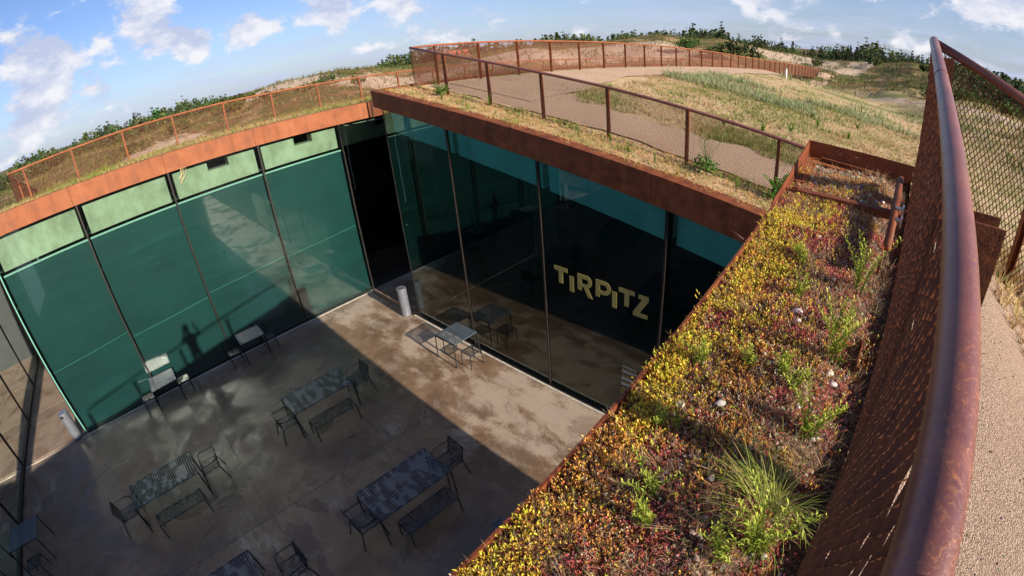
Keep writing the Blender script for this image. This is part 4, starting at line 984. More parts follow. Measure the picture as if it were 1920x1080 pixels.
# flint pebbles lying in the bed
def pebble_mesh(seed):
    bm = bmesh.new(); bmesh.ops.create_icosphere(bm, subdivisions=2, radius=1); r = random.Random(seed)
    ph = [r.uniform(0, 6) for _ in range(4)]
    for v in bm.verts: v.co *= 1+.16*math.sin(3*v.co.x+ph[0])+.14*math.sin(4*v.co.y+ph[1])+.1*math.sin(5*v.co.z+ph[2]); v.co.z *= .62; v.co.y *= .75
    me = bpy.data.meshes.new('pebble'); bm.to_mesh(me); bm.free(); me.polygons.foreach_set('use_smooth', [True]*len(me.polygons)); me.materials.append(M['stone']); return me
PEB = [pebble_mesh(s) for s in range(4)]
peb_pts = [(14.60,-4.86,.026),(14.62,-4.93,.018),(14.50,-5.55,.022),(14.33,-5.38,.02),(14.40,-3.35,.022),(14.56,-3.30,.02),(14.66,-3.42,.018),(14.62,-3.22,.016),(14.74,-3.50,.02),(14.80,-3.62,.016),(14.52,-4.10,.018),(14.84,-5.16,.02),(14.87,-5.2,.018),(14.36,-5.62,.022),(14.62,-5.86,.015),(14.78,-5.42,.014),(14.90,-6.0,.014),(14.45,-3.15,.014),(14.7,-4.5,.014),(14.55,-5.2,.012)]
peb_pts += [(rnd.uniform(14.24, 14.92), rnd.uniform(-3.5, -3.0), rnd.uniform(.011, .022)) for _ in range(26)]
for i, (x, y, r) in enumerate(peb_pts):
    o = link('flint_pebble', PEB[i % 4], None, None, (x, y, float(bedz(np.array(x), np.array(y))-sstep(-3.15, -2.9, np.array(y))*.10)+.012), rnd.uniform(0, 6)); o.scale = (r, r, r)
    tag(o, 'small pale flint pebble lying among the sedum of the roof bed', 'pebble', 'flint pebbles in the sedum bed')
# leafy weeds in the bed: stem with narrow spirally set leaves
def weed_mesh(h, stems, seed, leafL=.05, leafW=.009, lean=.15, colA=(.17,.25,.025), colB=(.56,.62,.09), dens=26):
    r = np.random.default_rng(seed); V = []; F = []; Cc = []
    sV = []; 
    for s_ in range(stems):
        a0 = r.uniform(0, 2*PI); ln = lean*r.uniform(.3, 1.3); hh = h*r.uniform(.65, 1.0); off = r.normal(0, .014, 2)
        P = lambda t: np.array([off[0]+math.cos(a0)*ln*hh*t*t, off[1]+math.sin(a0)*ln*hh*t*t, hh*t])
        for k in range(6):     # stem
            t0, t1 = k/6, (k+1)/6; p0, p1 = P(t0), P(t1); w = .0028*(1-t0*.6)
            for dx, dy in ((1, 0), (0, 1)):
                b = len(V); q = np.array([dx, dy, 0])*w
                V += [p0-q, p0+q, p1+q, p1-q]; F += [(b, b+1, b+2), (b, b+2, b+3)]; Cc += [np.array(colA)*.8]*4
        for k in range(dens):
            t = .12+.88*(k/dens)**.85; p = P(t); a = k*2.4+r.uniform(-.4, .4); L = leafL*(1-.45*t)*r.uniform(.75, 1.2); el = r.uniform(.2, .9)+.4*t
            d = np.array([math.cos(a)*math.cos(el), math.sin(a)*math.cos(el), math.sin(el)]); sd_ = np.array([-math.sin(a), math.cos(a), 0]); w = leafW*r.uniform(.8, 1.2)
            m = p+d*L*.5+np.array([0, 0, .004]); tip = p+d*L-np.array([0, 0, L*.18])
            b = len(V); V += [p, m+sd_*w/2, tip, m-sd_*w/2, m-np.array([0, 0, .003])]; F += [(b, b+1, b+4), (b+1, b+2, b+4), (b+2, b+3, b+4), (b+3, b, b+4)]
            c = np.array(colA)*(1-t)+np.array(colB)*t; c = c*r.uniform(.75, 1.25); Cc += [c*.8, c, c*1.15, c, c]
    return npmesh('weed', np.array(V), np.array(F), np.clip(np.array(Cc), 0, 1))
def weed(x, y, h, stems, seed, label, name='leafy_weed', group='leafy weeds in the roof bed', z=None, **kw):
    o = link(name, weed_mesh(h, stems, seed, **kw), M['plant'], None, (x, y, float(bedz(np.array(x), np.array(y)))-.01 if z is None else z))
    tag(o, label, 'weed', group)
for i, (x, y, h, n, lb) in enumerate([
    (14.84, -4.52, .34, 4, 'tall leafy weed leaning by the fence foot, beside the bracket tray'),
    (14.80, -4.90, .20, 3, 'leafy weed behind the two large flints near the mesh'),
    (14.83, -5.10, .28, 5, 'bushy pale green weed half way along the mesh fence'),
    (14.86, -5.52, .26, 4, 'upright weed next to the mesh just above the grass tuft'),
    (14.86, -6.02, .30, 6, 'broad bright weed at the bottom in front of the grass tuft'),
    (14.77, -6.10, .20, 5, 'feathery weed at the very bottom edge of the bed'),
    (14.33, -5.40, .16, 4, 'small weed sprouting at the steel edge above the court'),
    (14.47, -6.02, .20, 3, 'spiky weed in the yellow sedum, upper of the lower left pair'),
    (14.52, -6.12, .18, 4, 'spiky weed in the yellow sedum, lower of the lower left pair'),
    (14.56, -4.72, .15, 5, 'low pale weed beside the large white flint'),
    (14.46, -4.35, .10, 3, 'tiny green seedling in the yellow sedum mat'),
    (14.50, -4.42, .10, 3, 'tiny green seedling next to a dry stalk in the sedum mat'),
    (14.52, -5.30, .13, 3, 'slender weed in the middle of the red sedum'),
    (14.66, -5.28, .14, 4, 'slender weed between red sedum and dry litter'),
    (14.73, -5.35, .16, 3, 'yellowish weed right of the bed centre'),
    (14.36, -5.75, .12, 3, 'short weed close to the edge in yellow sedum')]):
    weed(x, y, h*1.05, n+3, 50+i, lb, lean=.5, leafL=.052 if h > .2 else .038, leafW=.0062 if h > .2 else .005, dens=36 if h > .2 else 24)
def grass_clump(x, y, z, h, n, seed, label):
    """arching fine blades in five segments, fanning out from one crown"""
    r = np.random.default_rng(seed); V = []; F = []; Cc = []
    for k in range(n):
        a = r.uniform(0, 2*PI); L = h*r.uniform(.45, 1.15); a = a if r.random() < .45 else r.normal(2.3, .8); el = r.uniform(.3, 1.4); droop = r.uniform(.3, 2.1); w = r.uniform(.0010, .0022); crown = np.array([r.normal(0, .025), r.normal(0, .04), 0])
        p = crown+np.array([math.cos(a), math.sin(a), 0])*r.uniform(0, .03); sd_ = np.array([-math.sin(a), math.cos(a), 0])
        c0 = np.array([.16,.20,.03])*r.uniform(.7, 1.2); c1 = np.array([.46,.56,.09]) if r.random() < .6 else np.array([.66,.50,.22])
        b = len(V); seg = 6
        for q in range(seg+1):
            t = q/seg; V += [p-sd_*w*(1-t*.9), p+sd_*w*(1-t*.9)]; Cc += [c0*(1-t)+c1*t]*2
            e = el-droop*t; p = p+np.array([math.cos(a)*math.cos(e), math.sin(a)*math.cos(e), math.sin(e)])*L/seg; a += r.normal(0, .06)
        for q in range(seg): F.append((b+2*q, b+2*q+1, b+2*q+3, b+2*q+2))
    o = link('grass_clump', npmesh('grass_clump', np.array(V), np.array(F), np.clip(np.array(Cc), 0, 1)), M['plant'], None, (x, y, z)); tag(o, label, 'grass')
grass_clump(14.83, -5.86, float(bedz(np.array(14.83), np.array(-5.86)))-.01, .29, 300, 5, 'spreading yellow-green grass clump against the mesh fence')

# meadow roof: dry tufts, near strip along the fascia, path-side weeds
def meadow():
    N = 13000
    d = 1.5+RNG.random(N)**1.5*34; a = np.radians(RNG.uniform(55, 128, N)); x = 12+d*np.cos(a)*1.0; y = 1.5+d*np.sin(a)-.0
    M2 = 20000; xx_ = 3.3+14*RNG.random(M2); yy_ = 3.0+15*RNG.random(M2)**1.4; x = np.concatenate([x, xx_]); y = np.concatenate([y, yy_])
    front = 3.5-.06*np.maximum(0, x-12.2)+1.6*np.exp(-((x-3.25)/2.6)**2)+.25*np.sin(x*2.3)+.2*np.sin(x*5.1)
    back = 5.15+.3*np.sin(y*.9)+.2*np.sin(y*2.7)+1.3*np.exp(-((y-2.2)/5)**2)
    ok = (y > front)&(x > back)&(y < 45)&(x < 40); stray = (RNG.random(len(x)) < .012)&(x > 3.3)&(y > 1.3)
    k = ok|stray; x, y = x[k], y[k]; n = len(x); z = ground(x, y)
    g = fbm(x*.35+3, y*.35); g2 = fbm(x*1.2, y*1.2+9)
    gr = RNG.random(n) < np.clip((g-.46)*6+(g2-.5)*4, .06, .85)
    dist = np.hypot(x-CAM[0], y-CAM[1])
    sc = RNG.uniform(.05, .13, n)*np.where(gr, 1.15, 1)*(1+.02*dist)
    # taller pale marram drifts towards the far end of the roof
    mar = (fbm(x*.22+50, y*.22) > .54)&(y > 12)&(RNG.random(n) < .7)
    sc = np.where(mar, sc*2.2, sc)
    A = np.where(gr[:, None], pal((.10,.12,.03), n, .25), pal((.36,.25,.12), n, .25)); B = np.where(gr[:, None], pal((.30,.31,.08), n, .25), pal((.68,.50,.30), n, .25))
    br = (fbm(x*.8+33, y*.8+7) > .56)&~gr; B = np.where(br[:, None], pal((.42,.24,.11), n, .25), B)
    B = np.where(mar[:, None], pal((.36,.38,.20), n, .2), B); A = np.where(mar[:, None], pal((.18,.20,.09), n, .2), A)
    me = scatter('meadow_grass', TUFTS, np.stack([x, y, z-.01], 1), sc, RNG.uniform(0, 6.28, n), A, B, .3)
    tag(link('meadow_grass', me, M['dry']), 'dry yellow grass of the meadow roof', 'grass', None, 'stuff')
meadow()
def strip_B():
    N = 11000; x = RNG.uniform(2.7, 14.3, N); y = .03+1.35*RNG.random(N)**1.1; z = 7.587-.17*x-.03+.02*np.sin(x*9)
    z = np.where(y > .28, np.maximum(ground(x, y), z-.05), z)
    g = fbm(x*1.3, y*2.5); gr = RNG.random(N) < np.clip((g-.53)*3.2+.25*(y-.7), .02, .55)
    yl = (fbm(x*2+30, y*6) > .62)&(y < .4)
    A = np.where(gr[:, None], pal((.10,.12,.03), N, .25), pal((.38,.20,.08), N, .3)); B = np.where(gr[:, None], pal((.32,.34,.07), N, .25), pal((.70,.48,.24), N, .25))
    B = np.where(yl[:, None], pal((.50,.33,.04), N, .2), B)
    sc = np.where(gr, RNG.uniform(.06, .15, N), RNG.uniform(.035, .10, N))*np.where(y < .15, .6, 1)
    me = scatter('roof_edge_grass', TUFTS, np.stack([x, y, z], 1), sc, RNG.uniform(0, 6.28, N), A, B, .3)
    tag(link('roof_edge_grass', me, M['dry']), 'dry grass and moss strip on the falling roof edge', 'grass', None, 'stuff')
    # bed surface under it
    xx = np.linspace(2.65, 14.25, 120); yy = np.linspace(.02, 1.6, 12); XX, YY = np.meshgrid(xx, yy, indexing='ij')
    ZZ = 7.587-.17*XX-.02+.03*(fbm(XX*3, YY*3)-.5)-.05*sstep(.2, 1.5, YY)
    I = np.arange(XX.size).reshape(XX.shape); Fq = np.stack([I[:-1, :-1], I[1:, :-1], I[1:, 1:], I[:-1, 1:]], -1).reshape(-1, 4)
    tag(link('roof_soil', npmesh('roof_soil', np.stack([XX, YY, ZZ], -1).reshape(-1, 3), Fq, np.tile([[.0, .0, 1.0]], (XX.size, 1)), True), M['terrain']), kind='structure')
strip_B()
def strip_A():
    N = 11000; y = RNG.uniform(-11.3, 10, N); x = -.03-2.6*RNG.random(N)**1.3; z = np.array([zA_t(q) for q in y])-.04
    z = np.where(x < -.5, np.minimum(z, ground(x, y)+.04), z)
    g = fbm(x*1.5, y*.8+60); gr = RNG.random(N) < np.clip((g-.45)*3, .05, .7)
    A = np.where(gr[:, None], pal((.11,.14,.03), N, .25), pal((.28,.17,.06), N, .3)); B = np.where(gr[:, None], pal((.28,.33,.06), N, .25), pal((.52,.40,.18), N, .25))
    sc = np.where(gr, RNG.uniform(.08, .24, N), RNG.uniform(.05, .18, N))*np.where(x > -.25, .55, 1)
    me = scatter('roof_edge_grass', TUFTS+FINE, np.stack([x, y, z], 1), sc, RNG.uniform(0, 6.28, N), A, B, .3)
    tag(link('roof_edge_grass', me, M['dry']), 'grass and weeds along the bright fascia above the blinds', 'grass', None, 'stuff')
    xx = np.linspace(-3.0, -.02, 10); yy = np.linspace(-11.3, 40, 150); XX, YY = np.meshgrid(xx, yy, indexing='ij')
    ZZ = np.vectorize(zA_t)(YY)-.06-.03*np.abs(XX); I = np.arange(XX.size).reshape(XX.shape); Fq = np.stack([I[:-1, :-1], I[1:, :-1], I[1:, 1:], I[:-1, 1:]], -1).reshape(-1, 4)
    tag(link('roof_soil', npmesh('roof_soil', np.stack([XX, YY, ZZ], -1).reshape(-1, 3), Fq, np.tile([[.0, .2, .8]], (XX.size, 1)), True), M['terrain']), kind='structure')
strip_A()
def side_grass():      # slope beyond the fence on the right
    N = 8000; x = RNG.uniform(14.6, 40, N); y = RNG.uniform(.1, 42, N); k = (x-14.9) < (y+7)*1.0; x, y = x[k], y[k]; n = len(x)
    x2 = RNG.uniform(15.1, 20, 3500); y2 = -2.86-1.3*RNG.random(3500)**1.6*np.clip((x2-15)*.9, .12, 1); x = np.concatenate([x, x2]); y = np.concatenate([y, y2]); n = len(x)
    g = fbm(x*.4+70, y*.4); gr = RNG.random(n) < np.clip((g-.47)*4, .04, .7)
    A = np.where(gr[:, None], pal((.10,.14,.03), n, .25), pal((.36,.24,.10), n, .25)); B = np.where(gr[:, None], pal((.28,.36,.07), n, .25), pal((.64,.47,.25), n, .25))
    me = scatter('slope_grass', TUFTS, np.stack([x, y, ground(x, y)-.01], 1), RNG.uniform(.06, .16, n)*(1+.03*np.hypot(x-CAM[0], y-CAM[1])), RNG.uniform(0, 6.28, n), A, B, .3)
    tag(link('slope_grass', me, M['dry']), 'rough grass on the slope beyond the right-hand fence', 'grass', None, 'stuff')
side_grass()
def dune_tufts():
    N = 19000; az = np.radians(RNG.uniform(70, 192, N)); d = 24+RNG.random(N)**.8*95; x = CAM[0]+d*np.cos(az); y = CAM[1]+d*np.sin(az)
    k = ~gaps(x, y)&((x < -3)|(x > 20)|(y > 45)|(d > 62)); x, y, d = x[k], y[k], d[k]; n = len(x)
    g = fbm(x*.12+5, y*.12); gr = RNG.random(n) < np.clip((g-.40)*6, .10, .9)
    A = np.where(gr[:, None], pal((.04,.055,.012), n, .35), pal((.19,.13,.045), n, .3)); B = np.where(gr[:, None], pal((.15,.165,.035), n, .3), pal((.36,.28,.11), n, .3))
    me = scatter('dune_grass', TUFTS, np.stack([x, y, ground(x, y)-.03], 1), RNG.uniform(.25, .6, n)*np.where(gr, 1.4, 1), RNG.uniform(0, 6.28, n), A, B, .25)
    tag(link('dune_grass', me, M['dry']), 'marram grass and heather covering the dunes', 'dune grass', None, 'stuff')
dune_tufts()

def leaf_blob_mesh(name, clumps, leaves, leaf, colA, colB, seed, spike=0.0, trunk=None):
    """crown made of many small leaf faces in clumps (x,y,z,r)"""
    r = np.random.default_rng(seed); V = []; Cc = []
    for (cx_, cy_, cz, rad, rz_) in clumps:
        n = max(6, int(leaves*rad*rad))
        d = r.normal(0, 1, (n, 3)); d /= np.linalg.norm(d, axis=1)[:, None]; rr_ = rad*r.uniform(.45, 1.08, n)[:, None]
        p = np.array([cx_, cy_, cz])+d*rr_*np.array([1, 1, rz_])
        a = r.normal(0, 1, (n, 3)); a /= np.linalg.norm(a, axis=1)[:, None]; b = np.cross(a, r.normal(0, 1, (n, 3))); b /= np.linalg.norm(b, axis=1)[:, None]+1e-9
        s_ = leaf*r.uniform(.6, 1.3, (n, 1))
        V.append(np.stack([p-a*s_, p+b*s_*.55, p+a*s_, p-b*s_*.55], 1))
        t = r.random((n, 1, 1)); sh = r.uniform(.7, 1.25, (n, 1, 1)); cl = r.uniform(.75, 1.2)
        Cc.append(np.repeat((np.array(colA)*(1-t)+np.array(colB)*t)*sh*cl, 4, 1))
    V = np.concatenate(V).reshape(-1, 3); Cc = np.concatenate(Cc).reshape(-1, 3); F = np.arange(len(V)).reshape(-1, 4)
    return npmesh(name, V, F, np.clip(Cc, 0, 1))
def pine_clumps(h, w, seed, lo=.15):
    r = random.Random(seed); cl = []
    n = 7
    for k in range(n):
        t = lo+(1-lo)*k/(n-1); rad = w*(1.05-t)*r.uniform(.8, 1.15)*.62
        for q in range(3 if t < .8 else 1):
            a = r.uniform(0, 6.28); o = rad*.6 if t < .85 else 0
            cl.append((math.cos(a)*o, math.sin(a)*o, h*t, max(.14*w, rad*.75), .55))
    return cl
def bush_clumps(h, w, seed):
    r = random.Random(seed); cl = []
    for k in range(9):
        a = r.uniform(0, 6.28); o = w*.35*r.random()**.5; z = h*r.uniform(.3, .75); cl.append((math.cos(a)*o, math.sin(a)*o, z, min(h*.36, w*.3)*r.uniform(.7, 1.1), .9))
    return cl
def make_tree(name, label, cat, group, clumps, h, leaves, leaf, cA, cB, seed, loc, trunk_r=.1):
    t = thing(name, label, cat, loc, rnd.uniform(0, 6), group)
    o = link('crown', leaf_blob_mesh('crown', clumps, leaves, leaf, cA, cB, seed), M['tree'], t)
    b = MB().tube([(0, 0, -.4), (.03, .02, h*.35), (0, 0, h*.8)], [trunk_r, trunk_r*.7, trunk_r*.2], 7)
    for k in range(4):
        a = k*1.7; z = h*(.25+.12*k); b.tube([(0, 0, z), (math.cos(a)*h*.18, math.sin(a)*h*.18, z+h*.1)], [trunk_r*.35, trunk_r*.12], 5)
    b.obj('trunk', M['bark'], t); return t
def at(az, d): 
    x = CAM[0]+d*math.cos(math.radians(az)); y = CAM[1]+d*math.sin(math.radians(az)); return x, y, gz(x, y)
GD, GL = (.012,.024,.008), (.045,.07,.02)
# individual skyline pines
PINES = []
for s in range(4):
    h = [6.5, 5.2, 7.5, 4.6][s]; PINES.append((h, make_tree('skyline_pine', 'dark pine standing in the row on the skyline', 'tree', 'pines along the skyline', pine_clumps(h, [3.4, 3.8, 3.0, 4.0][s], s), h, 40, .28, GD, GL, 90+s, (0, 0, 0), .14)))
r_ = random.Random(21); firsts = [False]*4
sky_az = []
for az in list(np.arange(166, 184, .55))+list(np.arange(104, 148, .8))+list(np.arange(84, 101, .75)):
    sky_az.append(az+r_.uniform(-.25, .25))
def horizon_top(az):
    return np.interp(az, [79, 84, 91, 95, 101, 105.5, 111, 118, 123, 129, 132, 138, 142, 146, 148.5, 150, 156, 160, 164, 168, 171, 174, 179.6, 181, 186], [.4, .9, 1.35, 1.75, 1.15, 1.1, 1.7, 1.55, 1.2, 1.4, 1.15, 1.25, 1.2, .95, .7, .3, .7, .7, .55, .55, .95, .8, .95, .8, -.1])
for i, az in enumerate(sky_az):
    d = r_.uniform(118, 150); k = r_.randrange(4); h, proto = PINES[k]
    x, y, z = at(az, d)
    top = CAM[2]+d*math.tan(math.radians(horizon_top(az)+1.3*(float(fbm(np.array([az*.9]), np.array([3.0]))[0])-.55)+r_.uniform(-.6, .2)-(.3 if az < 104 else 0)))
    o = proto if not firsts[k] else copy_tree(proto); firsts[k] = True
    s = max(.45, (top-z)/h); o.location = (x, y, z-.2); o.scale = (s*r_.uniform(.8, 1.15), s*r_.uniform(.8, 1.15), s); o.rotation_euler = (0, 0, r_.uniform(0, 6))
# the wood behind them reads as one mass
def wood():
    tm = []
    for t_ in range(8):
        r = np.random.default_rng(400+t_); n = 78; conifer = t_ % 2 == 0
        z = r.random(n)**.8; ang = r.uniform(0, 2*PI, n)
        prof = (.27*(1.02-z)*(.75+.5*np.abs(np.sin(z*17))) if conifer else .42*np.sqrt(np.clip(1-((z-.56)/.5)**2, .03, 1)))*r.uniform(.55, 1.1, n)
        p = np.stack([np.cos(ang)*prof, np.sin(ang)*prof, z*.98+.02], 1)
        a = r.normal(0, 1, (n, 3)); a[:, 2] *= .5; a /= np.linalg.norm(a, axis=1)[:, None]; b = np.cross(a, r.normal(0, 1, (n, 3))); b /= np.linalg.norm(b, axis=1)[:, None]
        q = r.uniform(.05, .10, (n, 1)); V = np.stack([p-a*q, p+b*q*.6, p+a*q, p-b*q*.6], 1).reshape(-1, 3)
        F = np.arange(4*n).reshape(-1, 4); F = np.concatenate([F[:, [0, 1, 2]], F[:, [0, 2, 3]]]); tm.append((V, F, np.clip(np.repeat(z*.5+r.uniform(-.3, .55, n), 4), 0, 1)))
    az = np.concatenate([RNG.uniform(165, 194, 620), RNG.uniform(103, 150, 620), RNG.uniform(82, 103, 260), RNG.uniform(66, 86, 420)])
    d = np.concatenate([RNG.uniform(92, 160, 620), RNG.uniform(112, 165, 620), RNG.uniform(120, 165, 260), RNG.uniform(62, 130, 420)])
    x = CAM[0]+d*np.cos(np.radians(az)); y = CAM[1]+d*np.sin(np.radians(az)); z = ground(x, y); n = len(x)
    top = CAM[2]+d*np.tan(np.radians(np.interp(az, [66, 72, 79, 84, 91, 95, 101, 105.5, 111, 118, 123, 129, 132, 138, 142, 146, 148.5, 150, 165, 168, 171, 174, 179.6, 183, 194], [-.3, -.2, -.1, .1, .5, .9, .35, .5, 1.0, .9, .8, 1.0, .8, .9, .8, .7, .5, -.3, .0, .1, .35, .25, .35, .15, -.3])+np.where(RNG.random(n) < .25, RNG.uniform(0, .45, n), RNG.uniform(-.9, .0, n))+1.5*(fbm(np.degrees(np.arctan2(y-CAM[1], x-CAM[0]))*.9, np.full(n, 3.0))-.56)))
    h = np.clip(top-z, 1.6, 9)
    me = scatter('far_wood', tm, np.stack([x, y, z-.2], 1), h, RNG.uniform(0, 6.28, n), pal((.018,.030,.014), n, .3), np.where((RNG.random(n) < .3)[:, None], pal((.15,.17,.05), n, .3), pal((.085,.12,.04), n, .35)), .03)
    tag(link('pine_wood', me, M['tree']), 'dark pine wood along the horizon', 'wood', None, 'stuff')
wood()
# bushes one can tell apart
make_tree('green_bush', 'round bright green bush behind the meadow fence', 'bush', None, bush_clumps(2.3, 4.4, 2), 2.3, 190, .16, (.03,.06,.012), (.09,.15,.03), 3, at(114.3, 70), .1)
make_tree('wind_bent_pine', 'dark spreading pine cluster beside the sandy dune track', 'tree', None, [(x-2.5, y, z*.62, r*.8, .7) for x, y, z, r in [(0,0,1.6,1.4),(1.6,.5,2.3,1.5),(3.4,0,2.0,1.5),(4.6,.6,3.0,1.4),(2.6,.2,3.2,1.3),(-1.2,.3,1.2,1.1),(5.4,-.3,1.5,1.2)]], 2.0, 130, .2, (.012,.026,.010), (.05,.08,.022), 9, at(109.3, 66), .1)
make_tree('skyline_spruce', 'tall layered spruce rising above the skyline trees', 'tree', None, pine_clumps(4.4, 3.0, 77), 4.4, 80, .22, GD, GL, 31, at(110.6, 112), .1)
make_tree('dune_bush', 'low dark bush on the right flank of the big dune', 'bush', None, bush_clumps(1.1, 3.2, 6), 1.1, 160, .14, (.025,.045,.012), (.07,.10,.03), 13, at(155.5, 57), .06)
bl = [(166.5, 56, 1.9, 4.6, 'largest olive bush in the hollow behind the left fence'), (161.5, 52, .9, 3.4, 'low olive bush on the slope beneath the big dune'), (158, 51, .8, 3.4, 'flat olive bush right of the hollow bush'), (164.5, 60, 1.0, 3.6, 'bush on the shoulder where dune and wood meet'), (172, 54, 1.2, 3.6, 'olive shrub left of the hollow bush'), (177.5, 50, 1.1, 3.6, 'small shrub beside the left end of the roof fence'), (152, 55, .8, 2.6, 'green shrub just left of the pavilion corner'), (100, 92, 1.6, 4.0, 'green thicket at the foot of the sand bank'), (94, 90, 1.4, 3.0, 'dark shrub on the far right dune slope'), (88.5, 84, 1.2, 2.6, 'lone shrub on the slope behind the handrail')]
for i, (az, d, h, w, lb) in enumerate(bl):
    make_tree('dune_shrub', lb, 'bush', 'shrubs scattered on the dunes', bush_clumps(h, w, 60+i), h, 240, .16, (.028,.042,.010), (.09,.115,.025), 70+i, at(az, d), .05)
row = random.Random(5)
rp = make_tree('track_shrub', 'green shrub in the row along the track beyond the right fence', 'bush', 'row of green shrubs along the track', bush_clumps(1.2, 2.6, 8), 1.2, 200, .13, (.03,.06,.01), (.10,.17,.025), 8, at(88, 51), .05)
for k in range(13):
    c = copy_tree(rp); az = 87-k*1.1; c.location = at(az, 51.5+row.uniform(-1.5, 1.5)); s = row.uniform(.7, 1.25); c.scale = (s, s, s*.9); c.rotation_euler = (0, 0, row.uniform(0, 6))
# house roof glimpsed through the back fence
hx, hy, hz = at(141.0, 120)
hs = thing('red_roofed_house', 'small far house with a red tiled roof glimpsed through the fence', 'house', (hx, hy, hz), math.radians(60))
MB().box(-4, 4, -2.5, 2.5, -1, 1.5).obj('wall', M['white'], hs)
MB().hexa([(-4.4,-3,1.5),(4.4,-3,1.5),(4.4,3,1.5),(-4.4,3,1.5),(-4.0,-.05,3.6),(4.0,-.05,3.6),(4.0,.05,3.6),(-4.0,.05,3.6)]).obj('roof', m_plain('red_roof_tiles', (.42,.10,.06), .8, 0, .2, 6), hs)
for k in (-2.4, 0, 2.4): MB().box(k-.5, k+.5, -2.53, -2.505, .2, 1.2).obj('window', M['channel'], hs)
wp = thing('marker_post', 'short white marker post beside the meadow path', 'post', (5.75, 31.5, gz(5.75, 31.5)))
MB().tube([(0, 0, -.1), (0, 0, .62)], .07, 10).obj('shaft', M['white'], wp); MB().tube([(0, 0, .62), (0, 0, .72)], .085, 10).obj('cap', M['steel'], wp)
# shrubs and weeds by the meadow fence
def fence_shrub(x, y, h, w, stems, seed, label, leafL=.05, leafW=.02, cA=(.05,.11,.02), cB=(.15,.27,.04)):
    z = 7.587-.17*x-.06
    o = thing('leafy_shrub', label, 'shrub', (x, y, z))
    link('stems', weed_mesh(h, stems, seed, leafL, leafW*.7, lean=w/h*.55, colA=cA, colB=cB, dens=46), M['plant'], o)
    link('low_leaves', leaf_blob_mesh('low_leaves', bush_clumps(h*.55, w, seed), 2600, .028, cA, cB, seed), M['plant'], o)
fence_shrub(4.62, .85, .62, .55, 7, 1, 'bushy green shrub at the left corner post of the meadow fence')
fence_shrub(11.75, .92, .75, .55, 9, 2, 'tall branching green shrub in front of the meadow fence mesh')
fence_shrub(13.05, .95, .50, .50, 8, 3, 'broad-leaved green shrub where the meadow fence meets the steel plate', .09, .05, (.04,.12,.015), (.12,.28,.03))
for i, (x, y, h, lb) in enumerate([(6.35, .95, .42, 'upright weed beside the second post of the meadow fence'), (9.15, .62, .34, 'tall light green weed between the third and fourth meadow fence posts'), (9.75, .9, .2, 'violet-sprinkled weed at the foot of a meadow fence post'), (10.3, .6, .25, 'pale weed in the dry strip left of the tall shrub'), (5.0, .6, .2, 'small bright weed right of the corner shrub'), (10.9, .55, .28, 'leafy weed on the dry roof strip below the tall shrub'), (12.4, .7, .25, 'green weed between the two right shrubs')]):
    weed(x, y, h, 3, 200+i, lb, z=7.587-.17*x-.05, group='weeds along the meadow fence', leafL=.06, leafW=.016, dens=30, colA=(.09,.17,.02), colB=(.26,.38,.05))
gw = random.Random(9)
for i in range(16):
    d = gw.uniform(13, 30); az = gw.uniform(92, 128); x = CAM[0]+d*math.cos(math.radians(az)); y = CAM[1]+d*math.sin(math.radians(az))
    if y < 4.5 or x < 6: continue
    o = link('meadow_weed', weed_mesh(.28, 6, 300+i, .09, .035, .4, (.08,.16,.02), (.22,.36,.04), 20), M['plant'], None, (x, y, gz(x, y)-.02)); tag(o, 'fresh green weed rosette in the dry meadow roof', 'weed', 'green weeds dotted over the meadow roof')
fl_ = [(x, gw.uniform(.85, 1.3)) for x in np.linspace(7.2, 12.8, 46)]
P = np.array([(x, y, 7.587-.17*x+gw.uniform(.02, .16)) for x, y in fl_]); n = len(P)
me = scatter('flowers', [(np.array([(1,0,.2),(-.5,.8,.3),(-.5,-.8,.2),(0,0,0)])*1.0, np.array([(0,1,3),(1,2,3),(2,0,3)]), np.array([1,1,1,0.]))], P, RNG.uniform(.012, .022, n), RNG.uniform(0, 6, n), pal((.25,.2,.45), n, .2), pal((.42,.36,.75), n, .2), .2)
tag(link('violet_flowers', me, M['plant']), 'tiny violet flowers at the foot of the meadow fence', 'flowers', None, 'stuff')
# cable sagging under the fascia end and the thin black bar over it
kb = MB().tube([(.02, .15, 6.10), (.07, .55, 6.00), (.09, 1.1, 5.95), (.08, 1.7, 5.98), (.02, 2.3, 6.07)], .025, 7).obj('hanging_cable', M['channel']); tag(kb, 'black cable sagging below the right end of the orange fascia', 'cable')
sp_ = MB().hexa([(.051,1.32,zA_b(1.3)-.02),(.058,1.32,zA_b(1.3)-.02),(.058,1.37,zA_b(1.3)-.02),(.051,1.37,zA_b(1.3)-.02),(.051,1.32,zA_t(1.3)+.01),(.058,1.32,zA_t(1.3)+.01),(.058,1.37,zA_t(1.3)+.01),(.051,1.37,zA_t(1.3)+.01)]).obj('black_bar', M['channel']); tag(sp_, 'thin black bar across the right end of the orange fascia', 'strap')
# dry straw hanging from the fascia
hg = MB()
for k in range(7):
    y = -5.25+.03*k+rnd.uniform(-.02, .02); l = rnd.uniform(.25, .55); hg.tube([(.06, y, zA_b(y)+.02), (.075, y-.02, zA_b(y)-l*.4), (.07, y-.08-.03*k, zA_b(y)-l)], .004, 4)
tag(hg.obj('hanging_straw', m_plain('dry_straw', (.55,.42,.2), .9, 0, .2, 9)), 'wisp of dry straw hanging below the orange fascia', 'straw')

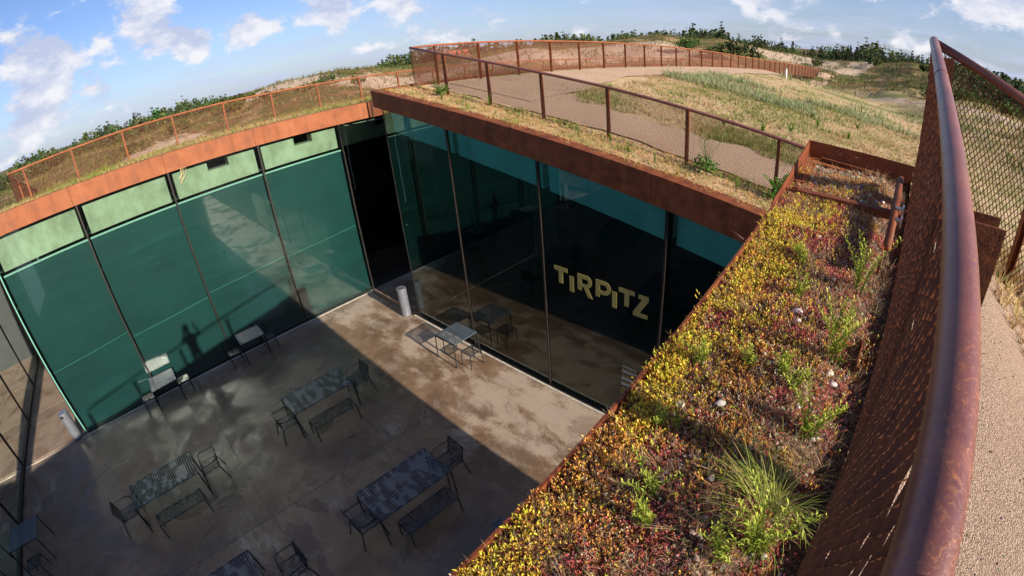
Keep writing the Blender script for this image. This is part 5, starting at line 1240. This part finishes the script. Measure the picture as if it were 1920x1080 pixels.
# ------------------------------------------------------------------ the photographer behind the lens (casts the shadow on the blinds)
def person():
    gx, gy = 15.52, -7.08; g0 = gz(gx, gy)+.02
    p = thing('person', 'person in dark clothes leaning on the handrail with both arms raised', 'person', (gx, gy, g0))
    J_ = {'pel': (0,0,.96,.15), 'wst': (-.02,0,1.12,.145), 'chs': (-.05,0,1.36,.165), 'nck': (-.07,0,1.56,.062), 'hd0': (-.09,0,1.66,.085), 'hd1': (-.10,0,1.76,.098), 'hd2': (-.10,0,1.85,.06),
          'hl': (0,-.10,.90,.105), 'kl': (-.05,-.11,.50,.068), 'al': (.02,-.12,.09,.045), 'tl': (-.16,-.13,.035,.038), 'hr': (0,.10,.90,.105), 'kr': (-.03,.11,.50,.068), 'ar': (.05,.12,.09,.045), 'tr': (-.13,.14,.035,.038),
          'sl': (-.05,-.19,1.46,.07), 'el': (-.24,-.28,1.30,.045), 'wl': (-.45,-.10,1.52,.032), 'sr': (-.05,.19,1.46,.07), 'er': (-.20,.36,1.34,.045), 'wr': (-.42,.28,1.62,.032)}
    E_ = [('pel','wst'),('wst','chs'),('chs','nck'),('nck','hd0'),('hd0','hd1'),('hd1','hd2'),('pel','hl'),('hl','kl'),('kl','al'),('al','tl'),('pel','hr'),('hr','kr'),('kr','ar'),('ar','tr'),('chs','sl'),('sl','el'),('el','wl'),('chs','sr'),('sr','er'),('er','wr')]
    for s_, wn in (('l', 'wl'), ('r', 'wr')):       # palm and five fingers
        w = Vector(J_[wn][:3]); d = Vector((-.8, .0, .35)).normalized()
        J_['p'+s_] = (*(w+d*.075), .03); E_.append((wn, 'p'+s_))
        for f in range(5):
            o = Vector((0, (f-2)*.02, .012*(f == 0))); L = (.05, .075, .085, .078, .06)[f]
            J_['f%s%d' % (s_, f)] = (*(w+d*.11+o), .010); J_['g%s%d' % (s_, f)] = (*(w+d*(.11+L*.55)+o+Vector((0, 0, -.012))), .009)
            E_ += [('p'+s_, 'f%s%d' % (s_, f)), ('f%s%d' % (s_, f), 'g%s%d' % (s_, f))]
    names = list(J_); me = bpy.data.meshes.new('body'); me.from_pydata([J_[k][:3] for k in names], [(names.index(a), names.index(b)) for a, b in E_], [])
    o = link('body', me, m_plain('dark_clothing', (.05,.06,.08), .85, 0, .2, 12), p)
    o.modifiers.new('skin', 'SKIN'); o.modifiers.new('sub', 'SUBSURF').levels = 1; o.modifiers['sub'].render_levels = 1
    for i, k in enumerate(names): me.skin_vertices[0].data[i].radius = (J_[k][3],)*2
    me.skin_vertices[0].data[0].use_root = True
    bm = bmesh.new(); bmesh.ops.create_uvsphere(bm, u_segments=20, v_segments=12, radius=1)
    for v in bm.verts: v.co = Vector((v.co.x*.115-.085, v.co.y*.105, v.co.z*.115+1.80))
    hm = bpy.data.meshes.new('hair'); bm.to_mesh(hm); bm.free(); link('hair', hm, m_plain('brown_hair', (.06,.035,.02), .7, 0, .3, 40), p)
person()
